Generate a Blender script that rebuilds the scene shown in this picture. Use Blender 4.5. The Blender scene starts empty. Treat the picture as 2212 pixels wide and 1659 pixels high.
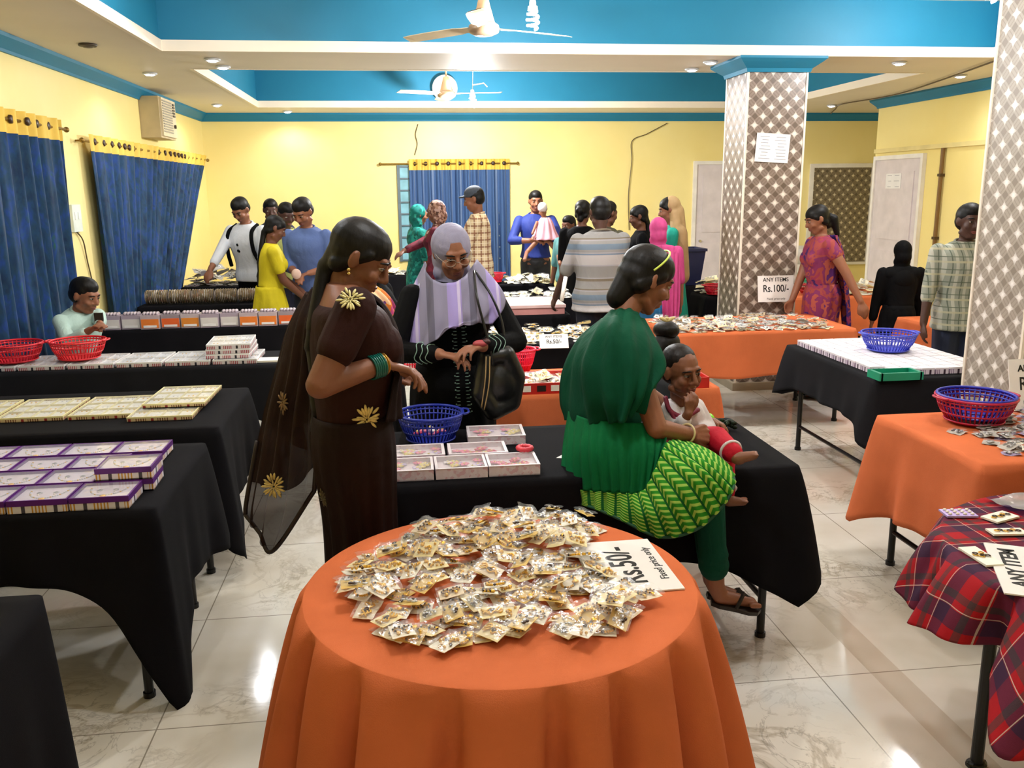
import bpy, math, random
import numpy as np
from mathutils import Vector as V, Matrix, Quaternion
random.seed(7)
PI=math.pi
scene=bpy.context.scene
COL=scene.collection
# ------------------------------------------------------------------ camera
CH=1.8; PITCH=math.radians(12.4362); YAW=math.radians(6.9341); ROLL=math.radians(-.6); FPX=1900.
FW=V((math.sin(YAW)*math.cos(PITCH),math.cos(YAW)*math.cos(PITCH),-math.sin(PITCH)))
R0=V((math.cos(YAW),-math.sin(YAW),0)); U0=R0.cross(FW)
RT=R0*math.cos(ROLL)+U0*math.sin(ROLL); UP=U0*math.cos(ROLL)-R0*math.sin(ROLL)
CAMP=V((0,0,CH))
def ray(px,py): return FW+RT*((px-1106)/FPX)+UP*(-(py-829.5)/FPX)
def at(px,py,Y):                       # where a sight line meets depth Y in the hall
    d=ray(px,py); return CAMP+d*(Y/d.y)
def on(px,py,z):                       # where a sight line meets height z
    d=ray(px,py); return CAMP+d*((z-CH)/d.z)
cam=bpy.data.cameras.new('camera'); co=bpy.data.objects.new('camera',cam); COL.objects.link(co)
cam.sensor_width=36; cam.lens=FPX/2212*36; cam.clip_start=.05; cam.clip_end=100
m=Matrix.Identity(4)
for i,a in enumerate((RT,UP,-FW)):
    for j in range(3): m[j][i]=a[j]
m.translation=CAMP; co.matrix_world=m; scene.camera=co
# ------------------------------------------------------------------ materials
def hx(s):
    s=s.lstrip('#'); c=[int(s[i:i+2],16)/255 for i in (0,2,4)]
    return tuple(x/12.92 if x<=.04045 else ((x+.055)/1.055)**2.4 for x in c)+(1,)
MATS={}
class N:
    def __init__(s,name):
        s.m=bpy.data.materials.new(name); s.m.use_nodes=True; s.t=s.m.node_tree; s.b=s.t.nodes['Principled BSDF']
        s.out=s.t.nodes['Material Output']
    def n(s,t,**k):
        x=s.t.nodes.new(t)
        for a,b in k.items(): setattr(x,a,b)
        return x
    def l(s,a,b): s.t.links.new(a,b)
    def co(s,kind='Object'): return s.n('ShaderNodeTexCoord').outputs[kind]
    def mp(s,src,sc=(1,1,1),rot=(0,0,0),loc=(0,0,0)):
        x=s.n('ShaderNodeMapping'); x.inputs['Scale'].default_value=sc; x.inputs['Rotation'].default_value=rot; x.inputs['Location'].default_value=loc
        s.l(src,x.inputs[0]); return x.outputs[0]
    def noise(s,src,scale,det=2,rough=.5,dist=0):
        x=s.n('ShaderNodeTexNoise'); x.inputs['Scale'].default_value=scale; x.inputs['Detail'].default_value=det
        x.inputs['Roughness'].default_value=rough; x.inputs['Distortion'].default_value=dist; s.l(src,x.inputs['Vector']); return x.outputs['Fac']
    def ramp(s,src,stops,interp='LINEAR'):
        x=s.n('ShaderNodeValToRGB'); r=x.color_ramp; r.interpolation=interp
        while len(r.elements)<len(stops): r.elements.new(.5)
        for e,(p,c) in zip(r.elements,stops): e.position=p; e.color=c if len(c)==4 else tuple(c)+(1,)
        s.l(src,x.inputs[0]); return x.outputs[0]
    def math(s,op,a,b=None,c=None):
        x=s.n('ShaderNodeMath',operation=op)
        for i,v in enumerate((a,b,c)):
            if v is None: continue
            if isinstance(v,(int,float)): x.inputs[i].default_value=v
            else: s.l(v,x.inputs[i])
        return x.outputs[0]
    def mix(s,f,a,b):
        x=s.n('ShaderNodeMix',data_type='RGBA')
        for i,v in ((0,f),(6,a),(7,b)):
            if isinstance(v,(int,float)): x.inputs[i].default_value=v
            elif isinstance(v,tuple): x.inputs[i].default_value=v
            else: s.l(v,x.inputs[i])
        return x.outputs[2]
    def sep(s,src):
        x=s.n('ShaderNodeSeparateXYZ'); s.l(src,x.inputs[0]); return x.outputs
    def comb(s,a,b,c):
        x=s.n('ShaderNodeCombineXYZ')
        for i,v in enumerate((a,b,c)):
            if isinstance(v,(int,float)): x.inputs[i].default_value=v
            else: s.l(v,x.inputs[i])
        return x.outputs[0]
    def bump(s,h,st=.3,d=.01):
        x=s.n('ShaderNodeBump'); x.inputs['Strength'].default_value=st; x.inputs['Distance'].default_value=d
        s.l(h,x.inputs['Height']); s.l(x.outputs[0],s.b.inputs['Normal'])
    def color(s,c):
        if isinstance(c,tuple): s.b.inputs['Base Color'].default_value=c
        else: s.l(c,s.b.inputs['Base Color'])
    def set(s,**k):
        for a,b in k.items(): s.b.inputs[a.replace('_',' ')].default_value=b
def plain(key,c,rough=.6,metal=0,spec=.5,var=.08,vs=6,bump=0,bs=60,coat=0,sheen=0):
    if key in MATS: return MATS[key]
    n=N(key); col=hx(c); o=n.co()
    f=n.noise(o,vs,3)
    d=tuple(max(0,x*(1-var)) for x in col[:3])+(1,); e=tuple(min(1,x*(1+var)) for x in col[:3])+(1,)
    n.color(n.ramp(f,[(.3,d),(.7,e)]))
    n.set(Roughness=rough,Metallic=metal,Specular_IOR_Level=spec,Coat_Weight=coat,Sheen_Weight=sheen)
    if bump: n.bump(n.noise(o,bs,2),bump,.004)
    MATS[key]=n.m; return n.m
def cloth(key,c,rough=.9,bump=.25,bs=500,var=.1):
    return plain(key,c,rough,0,.08,var,5,bump,bs,0,0)
def wrinkle(m,st=.55,sc=7,d=.02):
    """soft creases in a garment"""
    if m is None or m.get('wr'): return m
    m['wr']=1; t=m.node_tree; b=t.nodes['Principled BSDF']; old=b.inputs['Normal'].links[0].from_socket if b.inputs['Normal'].links else None
    tc=t.nodes.new('ShaderNodeTexCoord'); mp=t.nodes.new('ShaderNodeMapping'); mp.inputs['Scale'].default_value=(1,1,.55); mp.inputs['Rotation'].default_value=(.3,.4,.2)
    n=t.nodes.new('ShaderNodeTexNoise'); n.inputs['Scale'].default_value=sc; n.inputs['Detail'].default_value=3; n.inputs['Roughness'].default_value=.45; n.inputs['Distortion'].default_value=1.3
    p=t.nodes.new('ShaderNodeBump'); p.inputs['Strength'].default_value=st; p.inputs['Distance'].default_value=d
    t.links.new(tc.outputs['Object'],mp.inputs[0]); t.links.new(mp.outputs[0],n.inputs['Vector']); t.links.new(n.outputs['Fac'],p.inputs['Height'])
    if old: t.links.new(old,p.inputs['Normal'])
    t.links.new(p.outputs[0],b.inputs['Normal']); return m
def stripes(key,base,bands,axis='z',rough=.8):
    """bands: list of (period, offset, width, colour, axis)"""
    if key in MATS: return MATS[key]
    n=N(key); x,y,z=n.sep(n.co()); u=n.math('ADD',x,n.math('MULTIPLY',y,1.0))
    col=hx(base)
    for per,off,w,c,ax in bands:
        s={'z':z,'u':u,'x':x,'y':y}[ax]
        fr=n.math('FRACT',n.math('DIVIDE',n.math('ADD',s,off+50*per),per))
        msk=n.math('LESS_THAN',fr,w)
        col=n.mix(n.math('MULTIPLY',msk,.82),col,hx(c))
    n.color(col); n.set(Roughness=rough,Specular_IOR_Level=.2)
    n.bump(n.noise(n.co(),400,1),.2,.002)
    MATS[key]=n.m; return n.m
def blotch(key,cols,scale=14,rough=.75,vor=True):
    if key in MATS: return MATS[key]
    n=N(key); o=n.co()
    if vor:
        v=n.n('ShaderNodeTexVoronoi'); v.inputs['Scale'].default_value=scale; n.l(n.mp(o,(1,1,1)),v.inputs['Vector'])
        f=n.sep(v.outputs['Color'])[0]
    else: f=n.noise(o,scale,3,.6,.4)
    k=len(cols); n.color(n.ramp(f,[(i/k if vor else .3+.4*i/k,hx(c)) for i,c in enumerate(cols)],'CONSTANT'))
    n.set(Roughness=rough,Specular_IOR_Level=.25); MATS[key]=n.m; return n.m
def emis(key,c,st):
    if key in MATS: return MATS[key]
    n=N(key); n.set(Emission_Color=hx(c),Emission_Strength=st); n.color(hx(c)); MATS[key]=n.m; return n.m
def film(key,tint='#ffffff',gl=.16,rough=.12,bs=90,white=.05):
    if key in MATS: return MATS[key]
    n=N(key); tr=n.n('ShaderNodeBsdfTransparent'); tr.inputs[0].default_value=hx(tint)
    g=n.n('ShaderNodeBsdfGlossy'); g.inputs['Roughness'].default_value=rough
    d=n.n('ShaderNodeBsdfDiffuse'); d.inputs[0].default_value=(.9,.9,.9,1)
    bp=n.n('ShaderNodeBump'); bp.inputs['Strength'].default_value=.8; bp.inputs['Distance'].default_value=.004
    n.l(n.noise(n.co(),bs,2),bp.inputs['Height']); n.l(bp.outputs[0],g.inputs['Normal'])
    a=n.n('ShaderNodeMixShader'); a.inputs[0].default_value=white; n.l(tr.outputs[0],a.inputs[1]); n.l(d.outputs[0],a.inputs[2])
    b=n.n('ShaderNodeMixShader'); b.inputs[0].default_value=gl; n.l(a.outputs[0],b.inputs[1]); n.l(g.outputs[0],b.inputs[2])
    n.l(b.outputs[0],n.out.inputs[0]); MATS[key]=n.m; return n.m
def sheer(key,c,op=.7):
    if key in MATS: return MATS[key]
    n=N(key); n.color(hx(c)); n.set(Roughness=.7,Specular_IOR_Level=.2)
    f=n.noise(n.co(),3,2)
    n.l(n.math('ADD',n.math('MULTIPLY',f,.15),op-.07),n.b.inputs['Alpha']); MATS[key]=n.m; return n.m
# ------------------------------------------------------------------ mesh builder
def frame(d,up=V((0,0,1))):
    d=d.normalized(); x=d.cross(up)
    if x.length<1e-4: x=d.cross(V((0,1,0)))
    x.normalize(); y=x.cross(d); return x,y,d
class MB:
    def __init__(s): s.v=[]; s.f=[]; s.m=[]; s.uv={}
    def add(s,vs,fs,mi=0):
        o=len(s.v); s.v+= [tuple(p) for p in vs]; s.f+=[tuple(i+o for i in f) for f in fs]; s.m+=[mi]*len(fs)
    def box(s,c,d,rz=0,mi=0,M=None,bev=0):
        hx_,hy,hz=d[0]/2,d[1]/2,d[2]/2; R=M or Matrix.Rotation(rz,3,'Z'); c=V(c)
        vs=[c+R@V((sx*hx_,sy*hy,sz*hz)) for sx in (-1,1) for sy in (-1,1) for sz in (-1,1)]
        s.add(vs,[(0,1,3,2),(4,6,7,5),(0,4,5,1),(2,3,7,6),(0,2,6,4),(1,5,7,3)],mi); return s
    def bbox(s,x0,x1,y0,y1,z0,z1,mi=0): return s.box(((x0+x1)/2,(y0+y1)/2,(z0+z1)/2),(x1-x0,y1-y0,z1-z0),mi=mi)
    def ell(s,c,r,R=None,nu=16,nv=10,mi=0):
        c=V(c); R=R or Matrix.Identity(3); vs=[]; fs=[]
        for j in range(1,nv):
            t=PI*j/nv
            for i in range(nu):
                a=2*PI*i/nu; vs.append(c+R@V((r[0]*math.sin(t)*math.cos(a),r[1]*math.sin(t)*math.sin(a),r[2]*math.cos(t))))
        vs.append(c+R@V((0,0,r[2]))); vs.append(c+R@V((0,0,-r[2]))); T=len(vs)-2; B=T+1
        for j in range(nv-2):
            for i in range(nu):
                k=(i+1)%nu; fs.append((j*nu+i,(j+1)*nu+i,(j+1)*nu+k,j*nu+k))
        for i in range(nu):
            k=(i+1)%nu; fs.append((T,i,k)); fs.append((B,(nv-2)*nu+k,(nv-2)*nu+i))
        s.add(vs,fs,mi); return s
    def cap(s,p,q,r1,r2,n=12,mi=0):
        p=V(p);q=V(q); d=q-p
        if d.length<1e-6: return s.ell(p,(r1,)*3,nu=n,nv=8,mi=mi)
        x,y,d=frame(d); rings=[]
        for k in range(3,-1,-1):
            a=PI/2*k/3.3; rings.append((p-d*r1*math.sin(a),r1*math.cos(a)))
        for k in range(0,4):
            a=PI/2*k/3.3; rings.append((q+d*r2*math.sin(a),r2*math.cos(a)))
        vs=[];fs=[]
        for c,r in rings:
            for i in range(n):
                a=2*PI*i/n; vs.append(c+(x*math.cos(a)+y*math.sin(a))*r)
        for j in range(len(rings)-1):
            for i in range(n):
                k=(i+1)%n; fs.append((j*n+i,(j)*n+k,(j+1)*n+k,(j+1)*n+i))
        fs.append(tuple(range(n))[::-1]); fs.append(tuple((len(rings)-1)*n+i for i in range(n)))
        s.add(vs,fs,mi); return s
    def cyl(s,p,q,r1,r2=None,n=16,mi=0):
        return s.tube([p,q],[r1,r1 if r2 is None else r2],n,mi)
    def tube(s,pts,r,n=8,mi=0,closed=False):
        pts=[V(p) for p in pts]
        if not hasattr(r,'__len__'): r=[r]*len(pts)
        vs=[];fs=[];L=len(pts); up=V((0,0,1)); px=None
        for j,p in enumerate(pts):
            a=pts[(j-1)%L] if (closed or j>0) else p; b=pts[(j+1)%L] if (closed or j<L-1) else p
            d=(b-a).normalized()
            if px is None: x,y,_=frame(d)
            else:
                x=px-d*px.dot(d)
                if x.length<1e-5: x,y,_=frame(d)
                x.normalize(); y=d.cross(x)*-1; y=x.cross(d)
            px=x
            for i in range(n):
                t=2*PI*i/n; vs.append(p+(x*math.cos(t)+y*math.sin(t))*r[j])
        for j in range(L if closed else L-1):
            for i in range(n):
                k=(i+1)%n; j2=(j+1)%L; fs.append((j*n+i,j*n+k,j2*n+k,j2*n+i))
        if not closed: fs.append(tuple(range(n))[::-1]); fs.append(tuple((L-1)*n+i for i in range(n)))
        s.add(vs,fs,mi); return s
    def lathe(s,prof,n=32,c=(0,0,0),mi=0,R=None):
        c=V(c); vs=[];fs=[];L=len(prof)
        for r,z in prof:
            for i in range(n):
                t=2*PI*i/n; w=V((r*math.cos(t),r*math.sin(t),z)); vs.append(c+(R@w if R else w))
        for j in range(L-1):
            for i in range(n):
                k=(i+1)%n; fs.append((j*n+i,j*n+k,(j+1)*n+k,(j+1)*n+i))
        s.add(vs,fs,mi); return s
    def grid(s,rows,mi=0,cyc=False):
        nu=len(rows[0]); vs=[p for r in rows for p in r]; fs=[]
        for j in range(len(rows)-1):
            for i in range(nu if cyc else nu-1):
                k=(i+1)%nu; fs.append((j*nu+i,j*nu+k,(j+1)*nu+k,(j+1)*nu+i))
        s.add(vs,fs,mi); return s
    def loft(s,rings,n=28):
        """closed trunk through elliptical rings (centre, rotation, rx, ry, squareness)"""
        L=len(rings); vs=[];fs=[]
        C=crv([r[0] for r in rings],L*4); X_=crv([V((r[2],r[3],r[4] if len(r)>4 else 1)) for r in rings],L*4)
        for j,(c,e) in enumerate(zip(C,X_)):
            R=rings[min(L-1,int(j/(L*4-1)*(L-1)+.5))][1]
            for i in range(n):
                a=2*PI*i/n; ca,sa=math.cos(a),math.sin(a); q=e.z
                vs.append(c+R@V((e.x*math.copysign(abs(ca)**q,ca),e.y*math.copysign(abs(sa)**q,sa),0)))
        m=len(C)
        for j in range(m-1):
            for i in range(n):
                k=(i+1)%n; fs.append((j*n+i,j*n+k,(j+1)*n+k,(j+1)*n+i))
        fs.append(tuple(range(n))[::-1]); fs.append(tuple((m-1)*n+i for i in range(n)))
        s.add(vs,fs); return s
    def poly(s,pts,th,mi=0,axis=V((0,0,1))):     # extruded outline
        n=len(pts); a=[V(p) for p in pts]; b=[p+axis*th for p in a]
        fs=[tuple(range(n))[::-1],tuple(range(n,2*n))]+[(i,(i+1)%n,(i+1)%n+n,i+n) for i in range(n)]
        s.add(a+b,fs,mi); return s
    def build(s,name,mats,parent=None,loc=None,smooth=False,**tags):
        me=bpy.data.meshes.new(name); me.from_pydata(s.v,[],s.f); me.update()
        if not isinstance(mats,(list,tuple)): mats=[mats]
        for m_ in mats: me.materials.append(m_)
        if s.m: me.polygons.foreach_set('material_index',s.m)
        if smooth: me.polygons.foreach_set('use_smooth',[True]*len(me.polygons))
        o=bpy.data.objects.new(name,me); COL.objects.link(o)
        if parent is not None: attach(o,parent,loc)
        elif loc is not None: o.location=loc
        for k,v in tags.items():
            if v is not None: o[k]=v
        return o
LOC={}
def attach(o,parent,loc=None):
    """parts are written in the hall's coordinates unless loc is given"""
    o.parent=parent
    if loc is None:
        o.matrix_parent_inverse=Matrix.LocRotScale(V(LOC[parent.name][0]),Quaternion((0,0,1),LOC[parent.name][1]),None).inverted()
    else: o.location=loc
def thing(name,label,cat,loc=(0,0,0),rz=0,group=None):
    o=bpy.data.objects.new(name,None); COL.objects.link(o); o.empty_display_size=.1
    o.location=loc; o.rotation_euler=(0,0,rz); o['label']=label; o['category']=cat
    if group: o['group']=group
    LOC[o.name]=(tuple(loc),rz); return o
def under(o,p):                           # a sub-part written in the same coordinates as its part
    o.parent=p; return o
def tag(o,label,cat,group=None,kind=None):
    if label: o['label']=label
    if cat: o['category']=cat
    if group: o['group']=group
    if kind: o['kind']=kind
    return o
KIDS={}
def dup(root,loc,rz,label=None,group=None,rot=None):
    def cp(o,p):
        c=o.copy(); COL.objects.link(c)
        if p is not None: c.parent=p
        for ch in KIDS.get(o.name) or [x for x in list(o.children)]: cp(ch,c)
        return c
    r=cp(root,None); r.location=loc; r.rotation_euler=rot if rot else (0,0,rz)
    if label: r['label']=label
    if group: r['group']=group
    return r
BAKE=[]
def blob(name,prims,mat,parent=None,vox=.008,sm=3,**tags):
    """one continuous surface grown over tapered limbs and rounded masses"""
    b=MB()
    for p in prims:
        if p[0]=='c': b.cap(*p[1:])
        elif p[0]=='l': b.loft(p[1])
        else: b.ell(p[1],p[3],p[2])
    o=b.build(name,mat,parent,smooth=True,**tags)
    r=o.modifiers.new('r','REMESH'); r.mode='VOXEL'; r.voxel_size=vox; r.use_smooth_shade=True
    if sm: q=o.modifiers.new('s','SMOOTH'); q.factor=.5; q.iterations=sm
    BAKE.append(o); return o
def bake():
    dg=bpy.context.evaluated_depsgraph_get()
    new=[]
    for o in BAKE:
        me=bpy.data.meshes.new_from_object(o.evaluated_get(dg),preserve_all_data_layers=False,depsgraph=dg)
        me.name=o.name; new.append((o,me))
    for o,me in new:
        me.polygons.foreach_set('use_smooth',[True]*len(me.polygons))
        if o.type=='FONT':
            q=bpy.data.objects.new(o.name,me); nm=o.name; p=o.parent; mpi=o.matrix_parent_inverse.copy(); mb=o.matrix_basis.copy(); tg=dict(o.items())
            me.polygons.foreach_set('use_smooth',[False]*len(me.polygons))
            bpy.data.objects.remove(o); q.name=nm; COL.objects.link(q); q.parent=p; q.matrix_parent_inverse=mpi; q.matrix_basis=mb
            for k,v in tg.items():
                if isinstance(v,str): q[k]=v
        else:
            o.modifiers.clear(); o.data=me
def cr(p0,p1,p2,p3,t):
    return ((p1*2)+(p2-p0)*t+(p0*2-p1*5+p2*4-p3)*t*t+(p1*3-p0-p2*3+p3)*t*t*t)*.5
def crv(pts,n,cyc=False):
    pts=[V(p) for p in pts]; L=len(pts); out=[]
    for k in range(n):
        u=(k/n*L) if cyc else (k/(n-1)*(L-1)); i=int(u); 
        if not cyc: i=min(i,L-2)
        t=u-i
        g=(lambda j: pts[j%L]) if cyc else (lambda j: pts[0]*2-pts[1] if j<0 else (pts[-1]*2-pts[-2] if j>=L else pts[j]))
        out.append(cr(g(i-1),g(i),g(i+1),g(i+2),t))
    return out
def sheet(name,rows,mat,parent=None,nu=60,nv=40,th=.004,folds=0,amp=(0,.02),cyc=False,jit=0,ph=0,**tags):
    """draped cloth through rows of points, top row first, with folds growing downwards"""
    rr=[crv(r,nu,cyc) for r in rows]
    cols=[crv([r[i] for r in rr],nv) for i in range(nu)]
    G=[[cols[i][j] for i in range(nu)] for j in range(nv)]
    rnd=random.Random(hash(name)%99 if False else len(name)); phs=[rnd.uniform(0,6) for _ in range(4)]
    H=[]
    for j in range(nv):
        v=j/(nv-1); row=[]
        for i in range(nu):
            a=G[j][(i-1)%nu if (cyc or i>0) else i]; b=G[j][(i+1)%nu if (cyc or i<nu-1) else i]
            c=G[max(j-1,0)][i]; d=G[min(j+1,nv-1)][i]
            nn=(b-a).cross(d-c)
            nn=nn.normalized() if nn.length>1e-9 else V((0,1,0))
            u=i/(nu if cyc else nu-1); am=amp[0]+(amp[1]-amp[0])*v
            w=math.sin(2*PI*folds*u+ph+.6*math.sin(3*v+phs[0])) if folds else 0
            w+=jit*math.sin(5*u*PI+phs[1]+4*v)*math.sin(7*v+phs[2])
            row.append(G[j][i]+nn*(am*w))
        H.append(row)
    b=MB(); b.grid(H,cyc=cyc); o=b.build(name,mat,parent,smooth=True,**tags)
    if th:
        s=o.modifiers.new('t','SOLIDIFY'); s.thickness=th; s.offset=0; BAKE.append(o)
    return o
def text(name,s,size,M,mat,parent=None,ext=.0008,bold=.0,sx=1,align='CENTER',**tags):
    cu=bpy.data.curves.new(name,'FONT'); cu.body=s; cu.size=size; cu.extrude=ext; cu.offset=bold; cu.align_x=align; cu.align_y='CENTER'
    cu.materials.append(mat); o=bpy.data.objects.new(name,cu); COL.objects.link(o)
    if parent is not None: attach(o,parent)
    o.matrix_basis=M@Matrix.Diagonal((sx,1,1,1))
    BAKE.append(o); return o
# ------------------------------------------------------------------ people
SK=['#7d4f38','#8c5a41','#6b4230','#4a2e24','#94624a','#5f3b2c']
def skin(i): return plain('skin_%d'%i,SK[i],.5,0,.4,.06,9,.08,300)
HAIRM=None
def hairm(c='#0c0908'):
    k='hair_'+c
    if k in MATS: return MATS[k]
    n=N(k); o=n.co(); f=n.noise(n.mp(o,(60,60,9)),3,3,.6,.3)
    col=hx(c); n.color(n.ramp(f,[(.35,tuple(x*.6 for x in col[:3])),(.75,tuple(x*1.5+.002 for x in col[:3]))]))
    n.set(Roughness=.48,Specular_IOR_Level=.25); n.bump(f,.25,.003); MATS[k]=n.m; return n.m
M_EYE=plain('eye_white','#b3a698',.35); M_IRIS=plain('eye_dark','#170d08',.15)
class Frame:
    """position/direction helper: f forward, s to the person's right, z up (metres)"""
    def __init__(s,base,deg,H):
        s.b=V(base); a=math.radians(deg); s.f=V((math.cos(a),math.sin(a),0)); s.r=V((math.sin(a),-math.cos(a),0)); s.u=V((0,0,1)); s.H=H
        s.R=Matrix((s.r,s.f,s.u)).transposed()     # x=right, y=forward, z=up
def headmat(c,deg,pitch=0,roll=0,yaw=0):
    a=math.radians(deg+yaw)
    R=Matrix.Rotation(a-PI/2,3,'Z')@Matrix.Rotation(math.radians(-pitch),3,'X')@Matrix.Rotation(math.radians(roll),3,'Y')
    return V(c),R
def head_prims(c,R,k,neck=None,nr=.045,baby=False):
    T=lambda x,y,z:c+R@V((x,y,z))*k
    P=[('e',T(0,-.012,.028),R,(.076*k,.094*k,.087*k)),('e',T(0,.022,-.035),R,(.059*k,.064*k,.074*k)),
       ('e',T(0,.055,-.092),R,(.026*k,.024*k,.02*k)),
       ('c',T(-.032,.074,.032),T(.032,.074,.032),.014*k,.014*k),
       ('c',T(0,.084,.02),T(0,.104,-.022),.0085*k,.0135*k),
       ('e',T(.013,.093,-.027),R,(.0095*k,.012*k,.008*k)),('e',T(-.013,.093,-.027),R,(.0095*k,.012*k,.008*k)),
       ('e',T(.038,.058,-.025),R,(.026*k,.028*k,.026*k)),('e',T(-.038,.058,-.025),R,(.026*k,.028*k,.026*k)),
       ('c',T(-.017,.08,-.054),T(.017,.08,-.054),.009*k,.009*k),('c',T(-.014,.078,-.068),T(.014,.078,-.068),.0095*k,.0095*k),
       ('c',T(-.05,.0,-.07),T(-.018,.05,-.095),.02*k,.02*k),('c',T(.05,.0,-.07),T(.018,.05,-.095),.02*k,.02*k)]
    for q in (-1,1):
        P+=[('e',T(q*.078,-.006,0),R@Matrix.Rotation(q*.35,3,'Z'),(.009*k,.019*k,.031*k)),('c',T(q*.083,-.014,.02),T(q*.08,-.002,-.022),.006*k,.007*k)]
    for q in (-1,1): P+=[('e',T(q*.031,.0735,.0185),R,(.0175*k,.013*k,.0075*k)),('e',T(q*.031,.0725,.000),R,(.0165*k,.0125*k,.0065*k))]
    if baby: P+=[('e',T(.042,.045,-.045),R,(.026*k,.03*k,.028*k)),('e',T(-.042,.045,-.045),R,(.026*k,.03*k,.028*k))]
    if neck is not None: P+=[('c',T(0,-.022,-.055),neck,nr*k,nr*k*1.12)]
    return P
def face(c,R,k,par,lipc='#7a3f38',hc='#120b09',lod=0,glasses=False):
    T=lambda x,y,z:c+R@V((x,y,z))*k
    for q in (-1,1):
        b=MB(); e=T(q*.031,.0765,.010); n0=len(b.f)
        b.ell(e,(.0145*k,.0105*k,.0075*k),R,12,8,0)
        eo=b.build('eye',M_EYE,par,smooth=True)
        under(MB().ell(T(q*.0305,.0835,.0090),(.0070*k,.0045*k,.0066*k),R,10,6).build('iris',M_IRIS,smooth=True),eo)
        if lod<2:
            MB().tube([T(q*.014,.088,.029),T(q*.028,.0895,.034),T(q*.046,.078,.031),T(q*.054,.069,.027)],[.0028*k,.0042*k,.0034*k,.0016*k],6).build('eyebrow',hairm(hc),par,smooth=True)
            MB().tube([T(q*.0155,.083,.0105),T(q*.024,.0872,.0135),T(q*.036,.0862,.0135),T(q*.047,.0775,.0105)],[.0012*k,.0018*k,.0018*k,.0012*k],5).build('eyelid',hairm(hc),par,smooth=True)
    b=MB(); b.tube([T(-.024,.078,-.059),T(-.010,.0895,-.0555),T(0,.0905,-.057),T(.010,.0895,-.0555),T(.024,.078,-.059)],[.002*k,.0045*k,.004*k,.0045*k,.002*k],8)
    b.tube([T(-.02,.079,-.063),T(-.009,.0875,-.0665),T(.009,.0875,-.0665),T(.02,.079,-.063)],[.002*k,.005*k,.005*k,.002*k],8)
    b.build('lips',plain('lip_'+lipc,lipc,.4),par,smooth=True)
def hand_prims(w,d,n,side,s=1,curl=.35,spread=.12,thumb=.7,curls=None):
    """w wrist, d direction of fingers, n back-of-hand normal, side=+1 thumb on d x n side"""
    d=V(d).normalized(); n=V(n); n=(n-d*n.dot(d)).normalized(); t=d.cross(n)*side; P=[]; w=V(w)
    K=[(.030,.078),(.011,.084),(-.010,.081),(-.029,.072)]; Ls=[(.036,.023,.018),(.040,.027,.020),(.037,.025,.019),(.029,.019,.017)]
    for i,(a,b) in enumerate(K):
        k=w+(t*a+d*b)*s; P.append(('c',w+(t*a*.55+d*.012)*s,k,.0125*s,.0105*s))
        c=curls[i] if curls else curl*(1+.18*i); dd=(d+t*(a*spread*20*.2)).normalized(); p=k; r=.0088
        for L in Ls[i]:
            dd=Quaternion(d.cross(n),-c)@dd if False else (Matrix.Rotation(c,3,n.cross(d).normalized())@dd)
            q=p+dd*L*s; P.append(('c',p,q,r*s,(r-.0007)*s)); p=q; r-=.0008
    p=w+(t*.022+d*.022-n*.004)*s; q=w+(t*.045+d*.052-n*.012*thumb)*s; u=q+(t*.008+d*.030-n*.014*thumb)*s; e=u+(d*.024-t*.006-n*.010*thumb)*s
    P+=[('c',p,q,.0135*s,.0105*s),('c',q,u,.0105*s,.0092*s),('c',u,e,.0092*s,.0078*s)]
    return P
def two_bone(a,b,L1,L2,pole):
    a=V(a);b=V(b); d=b-a; L=min(d.length,(L1+L2)*.999); dn=d.normalized(); b=a+dn*L
    x=(L1*L1-L2*L2+L*L)/(2*L); h=math.sqrt(max(0,L1*L1-x*x)); p=V(pole)-dn*V(pole).dot(dn); p.normalize()
    return a+dn*x+p*h,b
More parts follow.
